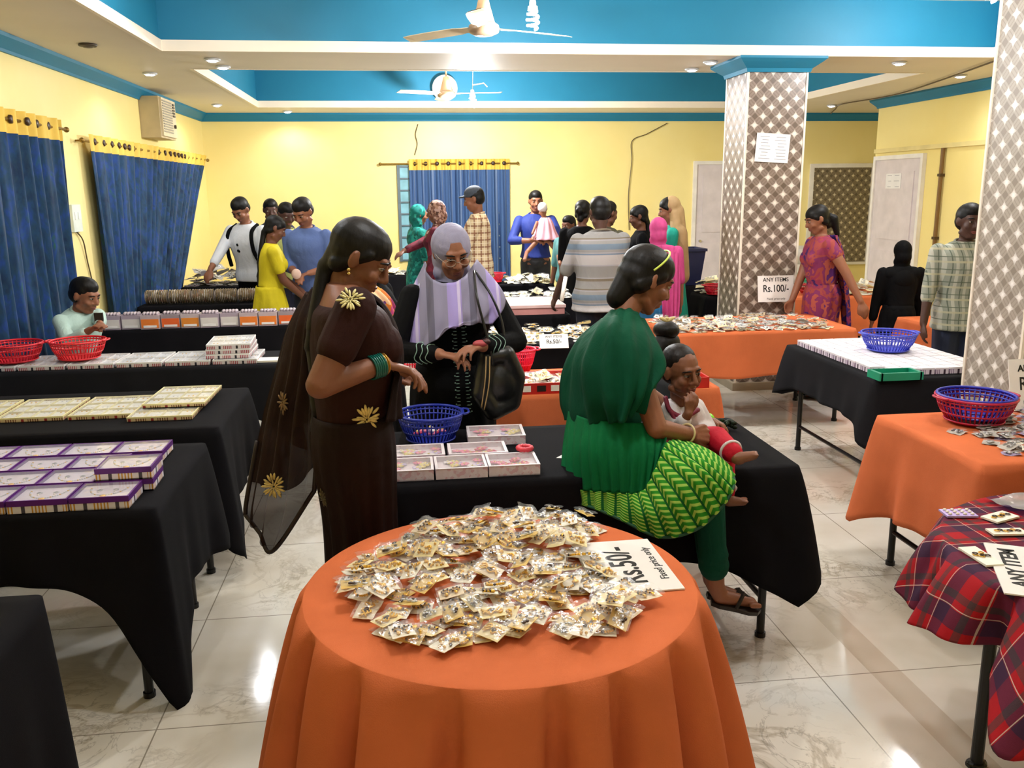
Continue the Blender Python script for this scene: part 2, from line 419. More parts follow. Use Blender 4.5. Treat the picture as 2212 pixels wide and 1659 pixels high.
def figure(label,x,y,H,deg,top=None,bottom=None,sk=1,lean=0,hp=10,hy=0,hroll=0,fat=1,hair='short',hairc='#0c0908',armL=None,armR=None,
           sleeve=.5,hem=.50,legs='trousers',skirt=None,scarf=None,scarfm=None,vox=.011,lod=1,seat=None,cap=None,foot='#2a201a',group=None,handL=None,handR=None,skirtw=1.0,extra=None,fw=1,shrug=0,z0=0,elbL=None,elbR=None,armk=1,lowneck=False,collar=None,hf=0,hd=0):
    Fm=Frame((x,y,z0),deg,H); s=H; B=Fm.b
    par=thing('person',label,'person',(x,y,z0),0,group)
    hz=.53*s; drop=0
    if seat: drop=seat+.09-hz
    la=math.radians(lean)
    def U(f,r,z):                       # upper body, leaning about the hips
        zz=z*s-hz; ff=f*s
        f2=ff*math.cos(la)+zz*math.sin(la); z2=-ff*math.sin(la)+zz*math.cos(la)
        return B+Fm.f*f2+Fm.r*(r*s)+V((0,0,hz+z2+drop))
    def Lw(f,r,z): return B+Fm.f*(f*s)+Fm.r*(r*s)+V((0,0,z*s+(drop if seat else 0)))
    Ru=Fm.R@Matrix.Rotation(-la,3,'X')
    w=fat
    hs=.80 if (legs=='sari' and skirtw<.9) else 1
    hips=[('e',Lw(0,0,.525),Fm.R,(.092*w*s*hs,.070*w*s*hs,.062*s))]
    aw=1+(w-1)*.35
    def TR(g,z0_,top_=True):
        rg=[(.0,.500,.094*hs,.070*hs),(.0,.545,.096*hs,.071*hs),(-.002,.59,.084*(1+hs)/2,.062*(1+hs)/2),(.0,.635,.080,.061),(.003,.69,.087,.066),(.004,.74,.094,.068),(-.001,.785,.098,.058),(-.006,.815,.080,.042),(-.008,.84,.040,.030)]
        if lowneck and g>0: rg=rg[:-1]; rg[-1]=(-.006,.805,.088,.040)
        ww=1+(w-1)*1.0; out=[]
        rg=[r_ for r_ in rg if r_[1]>=z0_-.001]
        if z0_<.5: rg=[(.0,z0_,.098,.078),(.0,(z0_+.5)/2,.097,.075)]+rg
        for f_,z_,a_,b_ in rg:
            t_=1 if z_<.78 else 1-(z_-.78)/.06*.8; wf=1+(ww-1)*max(0,t_)
            fn=U if z_>.53 else Lw
            out.append((fn(f_,0,z_),Ru if z_>.53 else Fm.R,a_*wf*s+g,b_*wf*s+g,.86))
        return [('l',out)]
    tor=TR(0,.5)
    bust=[('e',U(.046,q_*.042,.728),Ru,(.040*s*w,.036*s*w,.038*s*w)) for q_ in (-1,1)] if (legs in('skirt','sari') or skirt) and H>1.45 else []
    tor+=bust
    k=s*.130/.222*fw/ (1.0)
    hc=U(.012+hf,0,.922-hd)
    c,R=headmat(hc,deg,hp+lean*.5,hroll,hy)
    body=head_prims(c,R,k,U(-.008,0,.81),.046)+hips+tor
    # legs
    lg=[];ft=[]
    for q in (-1,1):
        lw_=.026 if legs in('skirt','sari') else .05; lr_=.85 if legs in('skirt','sari') else 1
        hp_=Lw(0,q*lw_,.51)
        if seat: kn=hp_+Fm.f*(.24*s)+V((0,0,-.02*s)); an=V((kn.x,kn.y,z0+.045*s))
        else: kn=Lw(.012 if lr_==1 else .0,q*lw_,.285); an=Lw(-.008,q*lw_,.045)
        lg+=[('c',hp_,kn,.050*s*w*lr_,.036*s*lr_),('c',kn,an,.034*s*lr_,.021*s)]
        fo=V((an.x,an.y,z0)); ft.append((fo,q))
        body+=[('c',fo+V((0,0,.025))-Fm.f*.02,fo+Fm.f*(.085*s)+V((0,0,.02)),.026,.02)]
    body+=lg
    # arms
    slv=[]; hands=[]
    for q,tgt,pole,hd in ((-1,armL,elbL,handL),(1,armR,elbR,handR)):
        sh=U(-.004,q*.112,.797+shrug)
        if tgt is None: tgt=sh+V((0,0,-.315*s))+Fm.r*(q*.03*s)+Fm.f*.04*s
        elif isinstance(tgt,tuple): tgt=B+Fm.f*tgt[0]*s+Fm.r*tgt[1]*s+V((0,0,tgt[2]*s))
        pl=(V(pole) if pole else (V((0,0,-1))-Fm.f*.6+Fm.r*(q*.55)))
        el,wr=two_bone(sh,tgt,.168*s*armk,.148*s*armk,pl)
        body+=[('c',sh,el,.030*s*aw,.0235*s*aw),('c',el,wr,.0245*s,.0165*s)]
        dd=(wr-el).normalized(); nn=Fm.r*q if abs(dd.z)>.7 else V((0,0,1))
        if hd: dd=(dd+V(hd)*1.0).normalized()
        body+=hand_prims(wr,dd,nn,(1 if (dd.cross(nn)).dot(Fm.f if abs(dd.z)>.7 else -Fm.r*q)>0 else -1),s/1.68)
        hands.append((el,wr,sh,q))
        g=.010
        if sleeve>0:
            f1=min(sleeve,.5)*2; e1=sh.lerp(el,f1); slv.append(('c',sh,e1,.030*s*aw+g,(.030*(1-f1)+.0235*f1)*s*aw+g+.004))
            if sleeve>.5: f2=(sleeve-.5)*2; slv.append(('c',el,el.lerp(wr,f2),.0235*s*aw+g+.003,.0245*s*(1-f2)+.0165*s*f2+g+.003))
    blob('body',body,skin(sk),par,vox,2)
    if lod<3: face(c,R,k,par,lod=lod,hc=hairc)
    # clothes
    wrinkle(bottom)
    if legs=='trousers' or legs=='leggings':
        g=.014 if legs=='trousers' else .006; pr=[('e',Lw(0,0,.525),Fm.R,(.092*w*s+g,.070*w*s+g,.062*s+g))]
        for p in lg: pr.append(('c',p[1],p[2],p[3]+g,p[4]+g+(.012 if legs=='trousers' else 0)))
        blob('trousers',pr,bottom,par,vox,3)
    else:
        z1=.60 if seat is None else .56
        rows=[]
        for zz,rx,ry,fo in ((.60,.088*w,.068*w,0),(.53,.108*w*min(1,skirtw+.18),.086*w*min(1,skirtw+.18),0),(.38,.112*w*skirtw,.095*w*skirtw,.006),(.2,.115*w*skirtw,.10*w*skirtw,.008),(.03,.118*w*skirtw,.108*w*skirtw,.008)):
            if seat: continue
            rows.append([Lw(fo+ry*math.sin(a),rx*math.cos(a),zz) for a in [2*PI*i/12 for i in range(12)]])
        if rows: sheet('skirt',rows,bottom,par,64,26,.004,14,(0,.012),True)
    if top is not None:
        g=.012; wrinkle(top)
        pr=TR(g+(.012 if hem<.56 else 0),min(hem,.59) if not seat else .53)+[('e',p[1],p[2],tuple(a+g for a in p[3])) for p in bust]
        blob('top' if skirt is None else 'bodice',pr+slv,top,par,vox,3)
        if skirt:
            z_,wd,mt=skirt; rows=[]
            for t in (0,.35,.7,1):
                zz=.60+(z_-.60)*t; rx=(.092+ (wd-.092)*t)*w; ry=(.074+(wd*.85-.074)*t)*w
                rows.append([Lw(ry*math.sin(a),rx*math.cos(a),zz) for a in [2*PI*i/12 for i in range(12)]])
            sheet('skirt',rows,mt or top,par,60,20,.004,12,(0,.014),True)
        if legs=='trousers' and not lowneck:
            cc_=U(-.006,0,.838); ring=[cc_+Ru@V((math.cos(a)*.046*s,math.sin(a)*.040*s+.004,.010*math.sin(a+PI)*s)) for a in [PI*.5+.3+(2*PI-.6)*i/20 for i in range(21)]]
            MB().tube(ring,.010,6).build('collar',collar or top,par,smooth=True)
    T=lambda a,b,d:c+R@V((a,b,d))*k
    if scarf:
        sm_=wrinkle(scarfm)
        if scarf=='hijab':
            P=[('e',T(0,-.022,.022),R,(.092*k,.102*k,.105*k)),('e',T(0,-.035,-.05),R,(.085*k,.085*k,.09*k)),('c',T(-.045,.0,-.10),T(.045,.0,-.10),.045*k,.045*k),('c',T(0,-.02,-.10),U(0,0,.80),.062*k,.075*k),
               ('c',U(-.01,-.07,.79),U(-.01,.07,.79),.048*s,.048*s),('e',U(.03,0,.76),Ru,(.085*s*w,.055*s,.065*s)),('e',U(-.03,0,.755),Ru,(.085*s*w,.05*s,.075*s))]
        else:   # loose dupatta over the back of the head
            P=[('e',T(0,-.032,.036),R,(.090*k,.088*k,.094*k)),('c',T(0,-.06,-.03),U(-.04,0,.80),.078*k,.08*k),('c',T(-.05,-.04,-.04),U(-.03,-.06,.80),.05*k,.06*k),('c',T(.05,-.04,-.04),U(-.03,.06,.80),.05*k,.06*k),
               ('c',U(-.045,-.05,.80),U(-.06,-.05,.56),.045*s,.05*s),('c',U(-.045,.05,.80),U(-.06,.05,.56),.045*s,.05*s)]
        blob('headscarf',P,sm_,par,vox,3)
    if hair and scarf!='hijab':
        P=[('e',T(0,-.022,.041),R,(.0825*k,.0965*k,.087*k)),('e',T(0,-.045,.0),R,(.079*k,.068*k,.072*k)) if hair=='short' else ('e',T(0,-.040,.010),R,(.078*k,.068*k,.060*k))]
        if hair=='short': P+=[('e',T(0,-.002,.070),R,(.070*k,.083*k,.063*k))]
        if hair in('long','braid','pony','bun'): P+=[('e',T(0,-.008,.052),R,(.080*k,.094*k,.074*k)),('c',T(0,-.055,.0),T(0,-.072,-.08),.054*k,.034*k),('c',T(-.068,.03,.035),T(-.045,-.05,-.04),.016*k,.03*k),('c',T(.068,.03,.035),T(.045,-.05,-.04),.016*k,.03*k)]
        if hair=='pony': P+=[('c',T(0,-.10,.0),T(0,-.14,-.05),.03*k,.042*k),('c',T(0,-.14,-.05),T(0,-.13,-.19),.042*k,.022*k)]
        if hair=='bun': P+=[('e',T(0,-.115,.0),R,(.045*k,.04*k,.042*k))]
        if hair in('braid','long'):
            a=T(0,-.085,-.07); 
            for i in range(9 if hair=='braid' else 6):
                b_=U(-.062-.004*(i%2),.0+.006*(-1)**i,.80-.038*(i+1)); P.append(('c',a,b_,(.026-.001*i)*k,(.030-.0014*i)*k)); a=b_
        blob('hair',P,hairm(hairc),par,min(vox,.009),5 if lod==0 else 3)
    if cap:
        P=[('e',T(0,-.012,.062),R,(.084*k,.096*k,.074*k)),('e',T(0,.085,.055),R@Matrix.Rotation(.15,3,'X'),(.06*k,.06*k,.012*k))]
        blob('cap',P,cap,par,.008,1)
    if foot and lod<3:
        for fo,q in ft:
            MB().poly([fo+Fm.f*a*s+Fm.r*b_*s+V((0,0,.002)) for a,b_ in ((-.03,-.018),(.03,-.02),(.085,-.026),(.105,0),(.085,.026),(.03,.02),(-.03,.018))],.014).build('sandal',plain('sole_'+foot,foot,.6),par)
    return par,dict(F=Fm,U=U,L=Lw,T=T,c=c,R=R,k=k,hands=hands,s=s,Ru=Ru)
# ------------------------------------------------------------------ the hall
XL,XR,YB,YF=-2.68,6.07,13.0,-2.4
SOF,TOP=2.87,3.32
def mwall():
    n=N('yellow wall paint'); o=n.co(); f=n.noise(o,.7,4,.6); g=n.noise(o,9,3)
    n.color(n.mix(n.math('MULTIPLY',g,.18),n.ramp(f,[(.3,hx('#f5df8c')),(.7,hx('#f9e8a2'))]),hx('#ecd78a')))
    n.set(Roughness=.42,Specular_IOR_Level=.4); n.bump(n.noise(o,40,3),.06,.004); return n.m
M_WALL=mwall()
M_BLUE=plain('blue ceiling paint','#207798',.5,0,.3,.05,2)
M_CREAM=plain('cream trim paint','#efe3cf',.5,0,.3,.03,2)
M_SOF=plain('beige soffit paint','#e2d9c8',.6,0,.3,.04,1.2)
M_BLACKMETAL=plain('black painted steel','#0d0d0e',.35,.2,.5)
M_WHITEPL=plain('white plastic','#e8e6e2',.4)
M_TAN=plain('tan fan enamel','#a88a68',.4)
def floor_mat():
    n=N('marble floor tiles'); o=n.co()
    w=n.noise(o,1.1,4,.6); 
    mp=n.mp(o,(1,1,1),(0,0,.55))
    big=n.noise(mp,1.7,6,.62,1.6)
    v1=n.math('ABSOLUTE',n.math('SUBTRACT',big,.5)); vein=n.math('SUBTRACT',1.0,n.math('MINIMUM',n.math('MULTIPLY',v1,26.0),1.0))
    fine=n.noise(n.mp(o,(1,1,1),(0,0,-.5),(7,3,0)),3.2,6,.6,2.2); v2=n.math('ABSOLUTE',n.math('SUBTRACT',fine,.47)); vein2=n.math('SUBTRACT',1.0,n.math('MINIMUM',n.math('MULTIPLY',v2,55.0),1.0))
    msk=n.ramp(n.noise(o,1.3,2),[(.45,(0,0,0)),(.62,(1,1,1))])
    base=n.ramp(w,[(.3,hx('#c9c1b0')),(.5,hx('#ddd8cc')),(.7,hx('#e8e5de'))])
    c=n.mix(n.math('MULTIPLY',n.math('MULTIPLY',vein,msk),.55),base,hx('#8e7d60'))
    c=n.mix(n.math('MULTIPLY',n.math('MULTIPLY',vein2,msk),.5),c,hx('#7a7264'))
    x,y,z=n.sep(o)
    def line(s,off):
        fr=n.math('FRACT',n.math('DIVIDE',n.math('ADD',s,off+40),.8)); return n.math('LESS_THAN',n.math('ABSOLUTE',n.math('SUBTRACT',fr,.5)),.0032)
    j=n.math('MAXIMUM',line(x,.9+.4),line(y,-2.83+.4))
    c=n.mix(n.math('MULTIPLY',j,.75),c,hx('#6d6250'))
    n.color(c); n.set(Roughness=.10,Specular_IOR_Level=.55); return n.m
def lattice(key,s,dark,mid,light,wd=.225):
    """woven diamond wallpaper, uv in metres"""
    n=N(key); uv=n.co('UV'); x,y,_=n.sep(uv)
    a=n.math('DIVIDE',n.math('ADD',x,n.math('MULTIPLY',y,1.0)),s); b=n.math('DIVIDE',n.math('SUBTRACT',x,n.math('MULTIPLY',y,1.0)),s)
    fa=n.math('ABSOLUTE',n.math('SUBTRACT',n.math('FRACT',n.math('ADD',a,50.0)),.5)); fb=n.math('ABSOLUTE',n.math('SUBTRACT',n.math('FRACT',n.math('ADD',b,50.0)),.5))
    d=n.math('MAXIMUM',fa,fb)
    lo=n.math('MINIMUM',fa,fb)
    d2=n.math('SUBTRACT',d,n.math('MULTIPLY',lo,.38)); white=n.math('LESS_THAN',d2,wd)
    bar=n.math('MULTIPLY',n.math('LESS_THAN',lo,.30),n.math('GREATER_THAN',d2,wd))
    nz=n.noise(uv,30,2)
    c=n.mix(bar,hx(dark),hx(mid)); 
    edge=n.math('MULTIPLY',n.math('LESS_THAN',n.math('ABSOLUTE',n.math('SUBTRACT',lo,.12)),.03),n.math('SUBTRACT',1.0,white))
    c=n.mix(n.math('MULTIPLY',edge,.6),c,hx(dark))
    star=n.mix(n.math('MULTIPLY',n.math('ADD',fa,fb),1.6),hx(light),hx(mid))
    c=n.mix(white,c,star); n.color(c)
    n.set(Roughness=.32,Specular_IOR_Level=.5); n.bump(n.math('ADD',n.math('MULTIPLY',white,.5),n.math('MULTIPLY',bar,.3)),.4,.004); return n.m
def uvbox(name,x0,x1,y0,y1,z0,z1,mat,parent=None,**tags):
    b=MB(); b.bbox(x0,x1,y0,y1,z0,z1); o=b.build(name,mat,parent,**tags); me=o.data; uv=me.uv_layers.new(name='uv')
    for p in me.polygons:
        for li in p.loop_indices:
            c=me.vertices[me.loops[li].vertex_index].co
            uv.data[li].uv=(c.y-y0,c.z) if abs(p.normal.x)>.5 else ((c.x-x0,c.z) if abs(p.normal.y)>.5 else (c.x-x0,c.y-y0))
    return o
def S(name,b,mats,parent=None,**k):
    o=b.build(name,mats,parent,**k)
    if parent is None: o['kind']='structure'
    return o
S('floor',MB().bbox(XL-.2,7.7,YF-.2,YB+.2,-.1,0),floor_mat())
S('wall_left',MB().bbox(XL-.15,XL,YF,YB,0,SOF),M_WALL)
S('wall_back',MB().bbox(XL-.15,7.7,YB,YB+.15,0,SOF),M_WALL)
S('wall_front',MB().bbox(XL-.15,7.7,YF-.15,YF,0,SOF),M_WALL)
S('wall_right',MB().bbox(XR,XR+.15,YF,11.0,0,SOF).bbox(XR+.15,7.5,10.85,11.0,0,SOF).bbox(7.5,7.65,10.85,YB,0,SOF),M_WALL)
X0,X1=-1.8,5.1
def ceil():
    b=MB(); t=TOP+.12
    b.bbox(XL-.15,X0,YF-.15,YB+.15,SOF,t); b.bbox(X1,7.7,YF-.15,YB+.15,SOF,t)
    b.bbox(X0,X1,YF-.15,-1.2,SOF,t); b.bbox(X0,X1,7.42,8.42,SOF,t); b.bbox(X0,X1,12.1,YB+.15,SOF,t)
    b.bbox(X0-.05,X1+.05,-1.25,12.15,TOP,t,1)
    S('ceiling',b,[M_SOF,M_CREAM])
ceil()
def tray(n,y0,y1):
    b=MB(); t=.035; z=SOF+.078
    for zz0,zz1,mi,e in ((SOF-.004,z,0,.03),(z,TOP,1,.012)):
        b.bbox(X0,X0+e,y0,y1,zz0,zz1,mi); b.bbox(X1-e,X1,y0,y1,zz0,zz1,mi); b.bbox(X0+e,X1-e,y0,y0+e,zz0,zz1,mi); b.bbox(X0+e,X1-e,y1-e,y1,zz0,zz1,mi)
    S('trim_%d'%n,b,[M_CREAM,M_BLUE])
tray(1,-1.2,7.42); tray(2,8.42,12.1)
def cornice(n,pts,inward):
    """crown moulding swept along a wall"""
    prof=[(0,0),(.018,0),(.022,.02),(.05,.05),(.085,.085),(.09,.11),(0,.11)]
    rows=[]
    for p,nn in zip(pts,inward): rows.append([V((p[0],p[1],SOF-.11))+V((nn[0],nn[1],0))*a+V((0,0,b_)) for a,b_ in prof])
    S('trim_%d'%n,MB().grid(rows),M_BLUE)
cornice(3,[(XL,YF),(XL,YB),(7.5,YB),(7.5,11.0),(XR,11.0),(XR,YF)],[(1,0),(1,-1),(-1,-1),(-1,1),(-1,1),(-1,0)])
# window on the back wall
M_GLASS=plain('teal window glass','#8fc3cf',.15,0,.6,.2,5); M_FR=plain('window frame grey','#5a6a72',.5)
b=MB(); 
for x in (-.02,.16,.75,1.3,1.48): b.bbox(x-.02,x+.02,YB-.04,YB+.0,.8,2.16)
for z in [.82+.165*i for i in range(9)]: b.bbox(-.02,1.5,YB-.035,YB,z-.01,z+.01)
w=S('window_1',MB().bbox(-.02,1.48,YB-.012,YB+.01,.8,2.16),M_GLASS); wf=b.build('window_frame',M_FR,None); wf.parent=w
# doors
M_DOOR=plain('off-white door paint','#dbd0d0',.45)
def door(n,x0,x1,y0,y1,h,axis):
    d=S('door_%d'%n,MB().bbox(x0,x1,y0,y1,0,h),M_DOOR)
    b=MB(); e=.05
    if axis=='y':
        b.bbox(x0-e,x0,y0-.02,y1,0,h+e); b.bbox(x1,x1+e,y0-.02,y1,0,h+e); b.bbox(x0,x1,y0-.02,y1,h,h+e)
        p=MB().bbox(x0+.1,x1-.1,y0-.012,y0,.2,1.0).bbox(x0+.1,x1-.1,y0-.012,y0,1.15,h-.15)
    else:
        b.bbox(x0-.02,x1,y0-e,y0,0,h+e); b.bbox(x0-.02,x1,y1,y1+e,0,h+e); b.bbox(x0-.02,x1,y0,y1,h,h+e)
        p=MB().bbox(x0-.012,x0,y0+.12,y1-.12,.2,1.0).bbox(x0-.012,x0,y0+.12,y1-.12,1.15,h-.15)
    f=b.build('door_frame',plain('pale door frame','#efe9df',.5)); f.parent=d
    q=p.build('door_panel',M_DOOR); q.parent=d
    return d
door(1,4.37,5.15,YB-.03,YB,2.14,'y')
door(2,XR-.03,XR,9.9,10.9,2.12,'x')
hd=MB().cyl((4.45,YB-.06,1.02),(4.45,YB-.02,1.02),.02).build('door_handle',plain('chrome','#b9b9bb',.2,1)); hd.parent=bpy.data.objects['door_1']
S('trim_4',MB().bbox(XR-.035,XR,6.0,10.98,2.21,2.26),plain('pale strip','#e5d28e',.5))
# patterned panel in the recess
M_LAT3=lattice('lattice panel',.14,'#5e5340','#7c6e58','#d8cba8',.15)
pp=thing('wall_panel','patterned diamond lattice panel in a white frame on the back wall','panel',(6.66,YB-.02,.64))
uvbox('panel_face',6.2,7.12,YB-.02,YB-.001,.66,2.08,M_LAT3,pp)
MB().bbox(6.14,6.2,YB-.035,YB-.001,.62,2.14).bbox(7.12,7.18,YB-.035,YB-.001,.62,2.14).bbox(6.2,7.12,YB-.035,YB-.001,2.08,2.14).bbox(6.2,7.12,YB-.035,YB-.001,.62,.66).build('frame',plain('white frame','#e9e2d4',.5),pp)
# pillars
M_LAT2=lattice('lattice pillar paper',.145,'#65564a','#85756a','#efe6da',.185)
M_LAT_LIT=lattice('lattice pillar paper lit',.125,'#8a8075','#a59b90','#f6f2ee',.185)  # same wallpaper, colours lightened to paint in the light on the near pillar
def pillar(label,x0,x1,y0,y1,mat,zt,capm=True):
    t=thing('pillar',label,'pillar',((x0+x1)/2,(y0+y1)/2,0))
    uvbox('shaft',x0,x1,y0,y1,.07,zt,mat,t)
    b=MB()
    for x,y in ((x0,y0),(x1,y0),(x0,y1),(x1,y1)): b.bbox(x-.008,x+.008,y-.008,y+.008,.07,zt)
    b.build('corner_bead',plain('cream corner bead','#e6dccb',.5),t)
    MB().bbox(x0-.03,x1+.03,y0-.03,y1+.03,0,.07).build('base',plain('pillar base stone','#a99c86',.5),t)
    if capm:
        b=MB(); rows=[]
        for e,z in ((.005,zt-.0),(.02,zt+.0),(.03,zt+.03),(.09,zt+.075),(.12,zt+.10),(.12,SOF)):
            rows.append([V((x0-e,y0-e,z)),V((x1+e,y0-e,z)),V((x1+e,y1+e,z)),V((x0-e,y1+e,z))])
        b.grid(rows,cyc=True); b.build('capital',M_BLUE,t)
    return t
pillar('far square pillar in brown and white diamond wallpaper with blue capital',2.95,3.47,7.5,8.0,M_LAT2,2.75)
pillar('near square pillar in silver diamond wallpaper, painted lighter as lit, at the right edge',3.05,3.55,3.98,4.41,M_LAT_LIT,TOP,False)
# recessed lights and lamps
M_LED=emis('lamp glow','#f2f6ff',26)
M_LENS=emis('downlight glow','#eef4ff',22)
def dl(x,y,z=SOF,lit=True,w=14,lab=None):
    t=thing('ceiling_light',lab,'ceiling light',(x,y,z),0,'small round downlights in the ceiling')
    MB().lathe([(.05,0),(.062,-.003),(.066,-.010),(.060,-.018),(.046,-.02),(.046,0)],24,(x,y,z)).build('trim_ring',plain('white ring','#d5d8dc',.3) if lit else plain('dark ring','#4e4335',.5),t,smooth=True)
    MB().lathe([(.0001,-.030),(.03,-.027),(.044,-.018),(.046,-.004)],24,(x,y,z)).build('lamp_lens',M_LENS if lit else plain('unlit lens','#5e5344',.4),t,smooth=True)
    if lit:
        l=bpy.data.lights.new('downlight','SPOT'); l.energy=w; l.spot_size=math.radians(150); l.spot_blend=.6; l.shadow_soft_size=.045; l.color=(.93,.96,1)
        o=bpy.data.objects.new('downlight',l); o.location=(x,y,z-.04); COL.objects.link(o)
    return t
DLW=14
for x,y,lit,lab in ((-2.21,8.71,1,'round downlight by the left wall above the air conditioner'),(-1.48,7.80,1,'front one of two downlights close together at left of the ceiling beam'),(-1.48,8.24,1,'rear one of two downlights close together at left of the ceiling beam'),
    (-2.21,11.7,1,'round downlight in the far left corner of the ceiling'),(-1.47,12.62,1,'round downlight over the back wall left of the curtain'),(-2.22,7.11,0,'unlit brown downlight nearest the camera on the left ceiling'),
    (2.69,8.22,1,'rear downlight on the beam just left of the blue capital'),(2.7,7.75,1,'front downlight on the beam just left of the blue capital'),(4.42,7.72,1,'downlight on the beam right of the blue capital'),
    (5.56,8.57,1,'downlight by the right wall at the end of the beam'),(5.78,11.7,1,'round downlight in the far right corner of the ceiling')):
    dl(x,y,SOF,lit,DLW,lab)
def bulb(x,y,z,label,W,top=TOP,arm=False):
    t=thing('hanging_bulb',label,'bulb',(x,y,top))
    pts=[]
    for i in range(60):
        a=i/60*2*PI*3.2; r=.026+.012*math.sin(i/60*PI); pts.append((x+r*math.cos(a),y+r*math.sin(a),z+.055-.11*i/60))
    MB().tube(pts,.0085,8).build('spiral_tube',M_LED,t,smooth=True)
    MB().lathe([(.0001,.13),(.018,.13),(.022,.11),(.022,.09),(.032,.085),(.034,.06),(.0001,.055)],20,(x,y,z)).build('lamp_base',M_WHITEPL,t,smooth=True)
    MB().tube([(x,y,top),(x+.01,y,(top+z)/2+.05),(x,y,z+.12)],.004,6).build('cord',M_WHITEPL,t,smooth=True)
    l=bpy.data.lights.new('bulb','POINT'); l.energy=W; l.shadow_soft_size=.07; l.color=(.95,.97,1)
    o=bpy.data.objects.new('bulb_light',l); o.location=(x,y,z-.12); COL.objects.link(o)
    return t
bulb(.89,6.0,2.87,'bare spiral bulb glowing beside the nearer ceiling fan',80)
b2=bulb(.84,10.3,2.77,'bare spiral bulb glowing beside the far ceiling fan',210)
MB().tube([(.84,10.3,2.95),(.97,10.3,2.97),(1.01,10.3,2.93)],.008,6).build('bracket',M_WHITEPL,b2)
# unseen bulbs added overhead to brighten the near part of the hall
for x,y,w in ((.35,2.6,36),(2.6,3.4,34),(-1.3,3.9,22),(.6,-.6,10),(4.2,6.2,62),(-1.0,5.6,22)):
    bulb(x,y,3.12,'unseen spiral bulb added in the near ceiling tray for extra light',w)['group']='added bulbs of the near ceiling tray'
def fan(x,y,z,label,rot,s=1):
    t=thing('ceiling_fan',label,'fan',(x,y,TOP))
    MB().lathe([(.0001,-.035),(.06,-.033),(.098,-.015),(.105,.005),(.10,.03),(.085,.04),(.05,.07),(.0001,.075)],32,(x,y,z)).build('motor',plain('dark tan fan body','#8b735a',.35,.1),t,smooth=True)
    MB().lathe([(.075,.045),(.062,.09),(.045,.15),(.033,.20),(.02,.205)],24,(x,y,z)).build('canopy',M_TAN,t,smooth=True)
    MB().cyl((x,y,z+.2),(x,y,TOP),.011,n=10).build('rod',M_TAN,t)
    for k in range(3):
        a=rot+k*2*PI/3; d=V((math.cos(a),math.sin(a),0)); q=V((-d.y,d.x,0)); b=MB(); rows=[]
        for r,w,tz in ((.11,.03,0),(.17,.035,0),(.22,.06,.0),(.45,.065,-.005),(.6,.06,-.01),(.66,.04,-.01)):
            c=V((x,y,z+.012+tz))+d*r; rows.append([c-q*w-V((0,0,.010)),c+q*w+V((0,0,.010)),c+q*w+V((0,0,.014)),c-q*w-V((0,0,.006))])
        b.grid(rows,cyc=True); b.build('blade',plain('pale fan blade','#c9b794',.4),t)
    return t
fan(.59,6.2,2.84,'tan ceiling fan nearest the camera in the blue ceiling tray',math.radians(20))
fan(.56,10.5,2.86,'small tan ceiling fan in the far blue ceiling tray',math.radians(-25))
# wall fan / round vent and paper in the far tray
t=thing('wall_fan','round white wall fan on the blue fascia behind the far ceiling fan','fan',(.62,12.04,3.1))
MB().lathe([(.13,0),(.16,-.01),(.165,.03),(.15,.05),(.13,.045)],28,(.62,12.0,3.1),R=Matrix.Rotation(PI/2,3,'X')).build('rim',M_WHITEPL,t,smooth=True)
MB().lathe([(.0001,.02),(.08,.02),(.14,.0)],28,(.62,12.0,3.1),R=Matrix.Rotation(PI/2,3,'X')).build('grille',plain('cream grille','#e6dcc0',.5),t,smooth=True)
MB().bbox(.58,.66,12.0,12.085,3.06,3.14).build('bracket',M_WHITEPL,t)
# air conditioner
t=thing('air_conditioner','beige window air conditioner high on the left wall','air conditioner',(XL,10.3,2.38))
MB().bbox(XL,XL+.20,10.0,10.62,2.38,2.80).build('casing',plain('beige casing','#cbb893',.5),t)
MB().bbox(XL+.20,XL+.225,10.02,10.60,2.40,2.79).build('front_panel',plain('cream panel','#e2d2b2',.5),t)
b=MB()
for i in range(13): b.bbox(XL+.225,XL+.232,10.04,10.42,2.44+i*.026,2.454+i*.026)
b.build('grille',plain('grille grey','#a39b8b',.5),t)
b=MB()
for i in range(5): b.bbox(XL+.225,XL+.235,10.46,10.54,2.62+i*.03,2.64+i*.03)
b.build('louvre',plain('dark louvre','#5a5348',.5),t)
MB().cyl((XL+.225,10.5,2.52),(XL+.245,10.5,2.52),.02,n=14).build('knob',plain('dark knob','#3a332b',.5),t)
